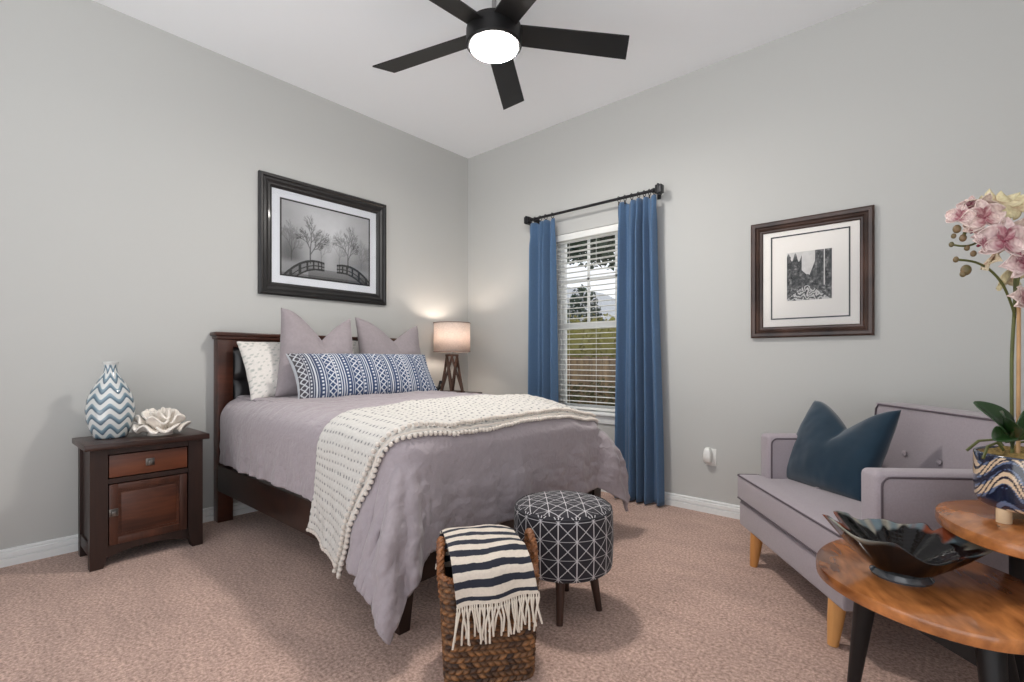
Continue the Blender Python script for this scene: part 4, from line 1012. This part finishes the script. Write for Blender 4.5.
P = np.stack([xw + 0 * qq, yy[None, :] - .006 * np.sin(5 * f + 2) * sst(.7, 1, qq) + .003 * fbm(xw, qq, 8, 3) + .0 * f, zz[None, :] + .018 * f * sst(.5, 1, qq) - .012 * np.abs(f) ** 3 * (1 - sst(.55, .75, qq)) + .004 * np.sin(9 * qq * 2 + 3 * f) * (1 - np.abs(f)) + .004 * fbm(xw * 12, qq * 6, 3, 5)], -1)
def cm(q): return np.interp(q, [0, 1], [0, L[-1]])
ps = (q_[None, :] + .0012 * np.sin(5 * f)) ; st_ = (np.mod(ps - .020, .0465) < .022) & (ps < L[-1] - .012)
c = np.where(st_[..., None], lin((42, 44, 54)), lin((208, 196, 182)))
gridmesh('blanket', P, M['fab'], tb, c, thick=.007)
rg = random.Random(3)
for i in range(34):
    k = i / 33; j = k * 109; p = P[int(round(j)), -1]
    d = Vector((rg.uniform(-.02, .02), -.006 + rg.uniform(-.012, .006), 0)); lnth = .100 + rg.uniform(-.018, .022)
    pp_ = [Vector(p) + Vector((0, 0, .004)), Vector(p) + Vector((0, -.004, -.012)), Vector(p) + d * .5 + Vector((rg.uniform(-.005, .005), -.004, -.5 * lnth)), Vector(p) + d + Vector((rg.uniform(-.008, .008), -.002, -lnth))]
    bm = new(); tube(bm, pathpts(pp_), [.0026] * 6 + [.0042] + [.0034] * 11 + [.0030], 6); obj('tassel', bm, M['cream'], tb)

# ------------------------------------------------------------------ outlet
ou = thing('wall_outlet', 'white wall outlet plate on the window wall beside the armchair', 'outlet', (2.385, 0, .38))
bm = new(); box(bm, -.036, .036, -.006, 0, -.058, .058, .003); obj('plate', bm, M['white'], ou)
bm = new()
for z in (-.022, .022): box(bm, -.017, .017, -.009, -.005, z - .014, z + .014, .003)
obj('socket', bm, M['white'], ou)
pl = thing('plug_in_freshener', 'white plug-in air freshener in the wall outlet', 'air freshener', (2.373, -.009, .395))
bm = new(); R = []
for z, hx, y1 in ((-.05, .016, .02), (-.046, .022, .034), (-.02, .026, .046), (.0, .027, .05), (.02, .024, .046), (.04, .02, .036), (.052, .012, .024)): R.append([(x * hx / .03, -.02 + (y + .0) * y1 / .03 * .6 - .0, z) for x, y, _ in rrect(.03, .03, .012, 4)])
loft(bm, R); obj('body', bm, M['white'], pl, 60)
bm = new(); box(bm, -.006, -.002, -.002, .012, .01, .022); box(bm, .002, .006, -.002, .012, .01, .022); obj('prong', bm, M['steel'], pl)

# ------------------------------------------------------------------ outside the window
bm = new(); box(bm, -14, 8, .3, 16, -.42, -.30); o = obj('lawn', bm, M['lawn']); o['kind'] = 'structure'
fe = thing('garden_fence', 'weathered wooden board fence outside the window', 'fence', (-1.2, 4.3, -.3))
bm = new()
for i in range(52):
    x = -4.0 + i * .135; box(bm, x, x + .128, -.01, .01, 0, 1.38 + .015 * math.sin(i * 2.3), .003)
obj('boards', bm, M['fence_out'], fe)
for x in (-4.0, -1.6, .8, 2.9):
    bm = new(); box(bm, x, x + .09,   .01, .10, 0, 1.46, .004); obj('fence_post', bm, M['fence_out'], fe)
def leafcloud(n, blobs, sz, seed):
    r = np.random.default_rng(seed); V, F = [], []
    wts = np.array([b[3] * b[4] * b[5] for b in blobs]); wts = wts / wts.sum()
    for i in range(n):
        b = blobs[r.choice(len(blobs), p=wts)]; d = r.normal(size=3); d /= np.linalg.norm(d); d *= r.uniform(.4, 1) ** .5
        c = np.array(b[:3]) + d * np.array(b[3:6]); u = r.normal(size=3); u /= np.linalg.norm(u); v = np.cross(u, r.normal(size=3)); v /= np.linalg.norm(v)
        s_ = sz * r.uniform(.6, 1.3); k = len(V)
        V += [c - u * s_, c + v * s_ * .45 - u * .1 * s_, c + u * s_, c - v * s_ * .45 - u * .1 * s_]; F.append((k, k + 1, k + 2, k + 3))
    me = bpy.data.meshes.new('foliage'); me.from_pydata([tuple(x) for x in V], [], F); return me
hg = thing('garden_hedge', 'yellow green hedge behind the wooden fence outside', 'hedge', (-.9, 4.75, -.3))
link('foliage', leafcloud(8500, [(x, .05 * math.sin(x * 5), 1.25 + .10 * math.sin(x * 3), .45, .28, 1.08) for x in np.arange(-3.4, 2.0, .4)], .05, 4), M['hedge_out'], hg, 0)
bm = new()
for x in np.arange(-3.4, 2.0, .4): bmesh.ops.create_icosphere(bm, subdivisions=2, radius=1, matrix=Matrix.Translation((x, .05, 1.15)) @ Matrix.Diagonal((.36, .20, 1.0, 1)))
obj('inner_foliage', bm, M['hedge_out'], hg)
bs = thing('round_bush', 'grey green rounded bush rising behind the hedge outside', 'bush', (-2.2, 5.5, -.3))
link('foliage', leafcloud(2600, [(0, 0, 2.0, .42, .35, .95), (.25, 0, 1.6, .35, .3, .8)], .05, 21), M['leaves_out'], bs, 0)
bm = new(); tube(bm, [(0, 0, 0), (.02, 0, 1.6)], [.05, .02], 8); obj('trunk', bm, M['fence_out'], bs)
for x in np.arange(-2.4, 1.9, .8):
    bm = new(); tube(bm, [(x, 0, 0), (x + .03, 0, .7)], [.025, .012], 6); obj('stem', bm, M['fence_out'], hg)
tr = thing('shade_tree', 'dark leafy tree overhanging the view outside the window', 'tree', (-1.0, 6.0, -.3))
link('foliage', leafcloud(9000, [(-1.2, 0, 4.7, 1.6, 1.3, 1.0), (-.7, -.5, 4.0, .9, .8, .6), (-2.2, -.2, 4.4, .9, .9, .7), (-.7, -.2, 5.2, 1.1, 1, .8), (.1, -.4, 4.6, .9, .8, .7), (-1.1, -.4, 3.75, .6, .5, .5), (-1.7, -.3, 3.9, .6, .5, .45), (-.6, -.3, 3.6, .5, .4, .4)], .085, 8), M['leaves_out'], tr, 0)
bm = new(); tube(bm, [(.3, 0, 0), (.3, 0, 1.6), (.2, 0, 3), (-.1, 0, 4.4)], [.16, .13, .10, .05], 10)
for d in ((-.7, -.4, 4.1), (-1.6, -.2, 4.6), (.5, -.4, 4.6)): tube(bm, [(.2, 0, 3), (d[0] * .5 + .1, d[1] * .5, 3.7), d], [.07, .045, .015], 8)
obj('trunk', bm, M['fence_out'], tr)
sb = thing('dry_shrub', 'brown dry shrubs low against the fence outside', 'shrub', (-1.0, 3.9, -.3))
link('foliage', leafcloud(3600, [(x, 0, .45 + .08 * math.sin(x * 4), .35, .25, .55) for x in np.arange(-2.2, 2.0, .4)], .045, 14), mat('dry_leaf', (98, 84, 52), .9, var=.4, vscale=3, col2=(70, 72, 44)), sb, 0)
for x in np.arange(-2, 1.9, .8):
    bm = new(); tube(bm, [(x, 0, 0), (x + .02, 0, .5)], [.02, .008], 6); obj('stem', bm, M['fence_out'], sb)
hs = thing('neighbour_house', 'grey roofed neighbouring house beyond the fence', 'house', (-7.2, 10.5, -.3))
bm = new(); box(bm, -3, 3, 0, 4, 0, 2.3); obj('wall', bm, M['siding'], hs)
bm = new(); loft(bm, [[(-3.4, -.4, 2.25), (3.4, -.4, 2.25), (0, -.4, 4.1)], [(-3.4, 4.4, 2.25), (3.4, 4.4, 2.25), (0, 4.4, 4.1)]]); obj('roof', bm, M['roof'], hs)
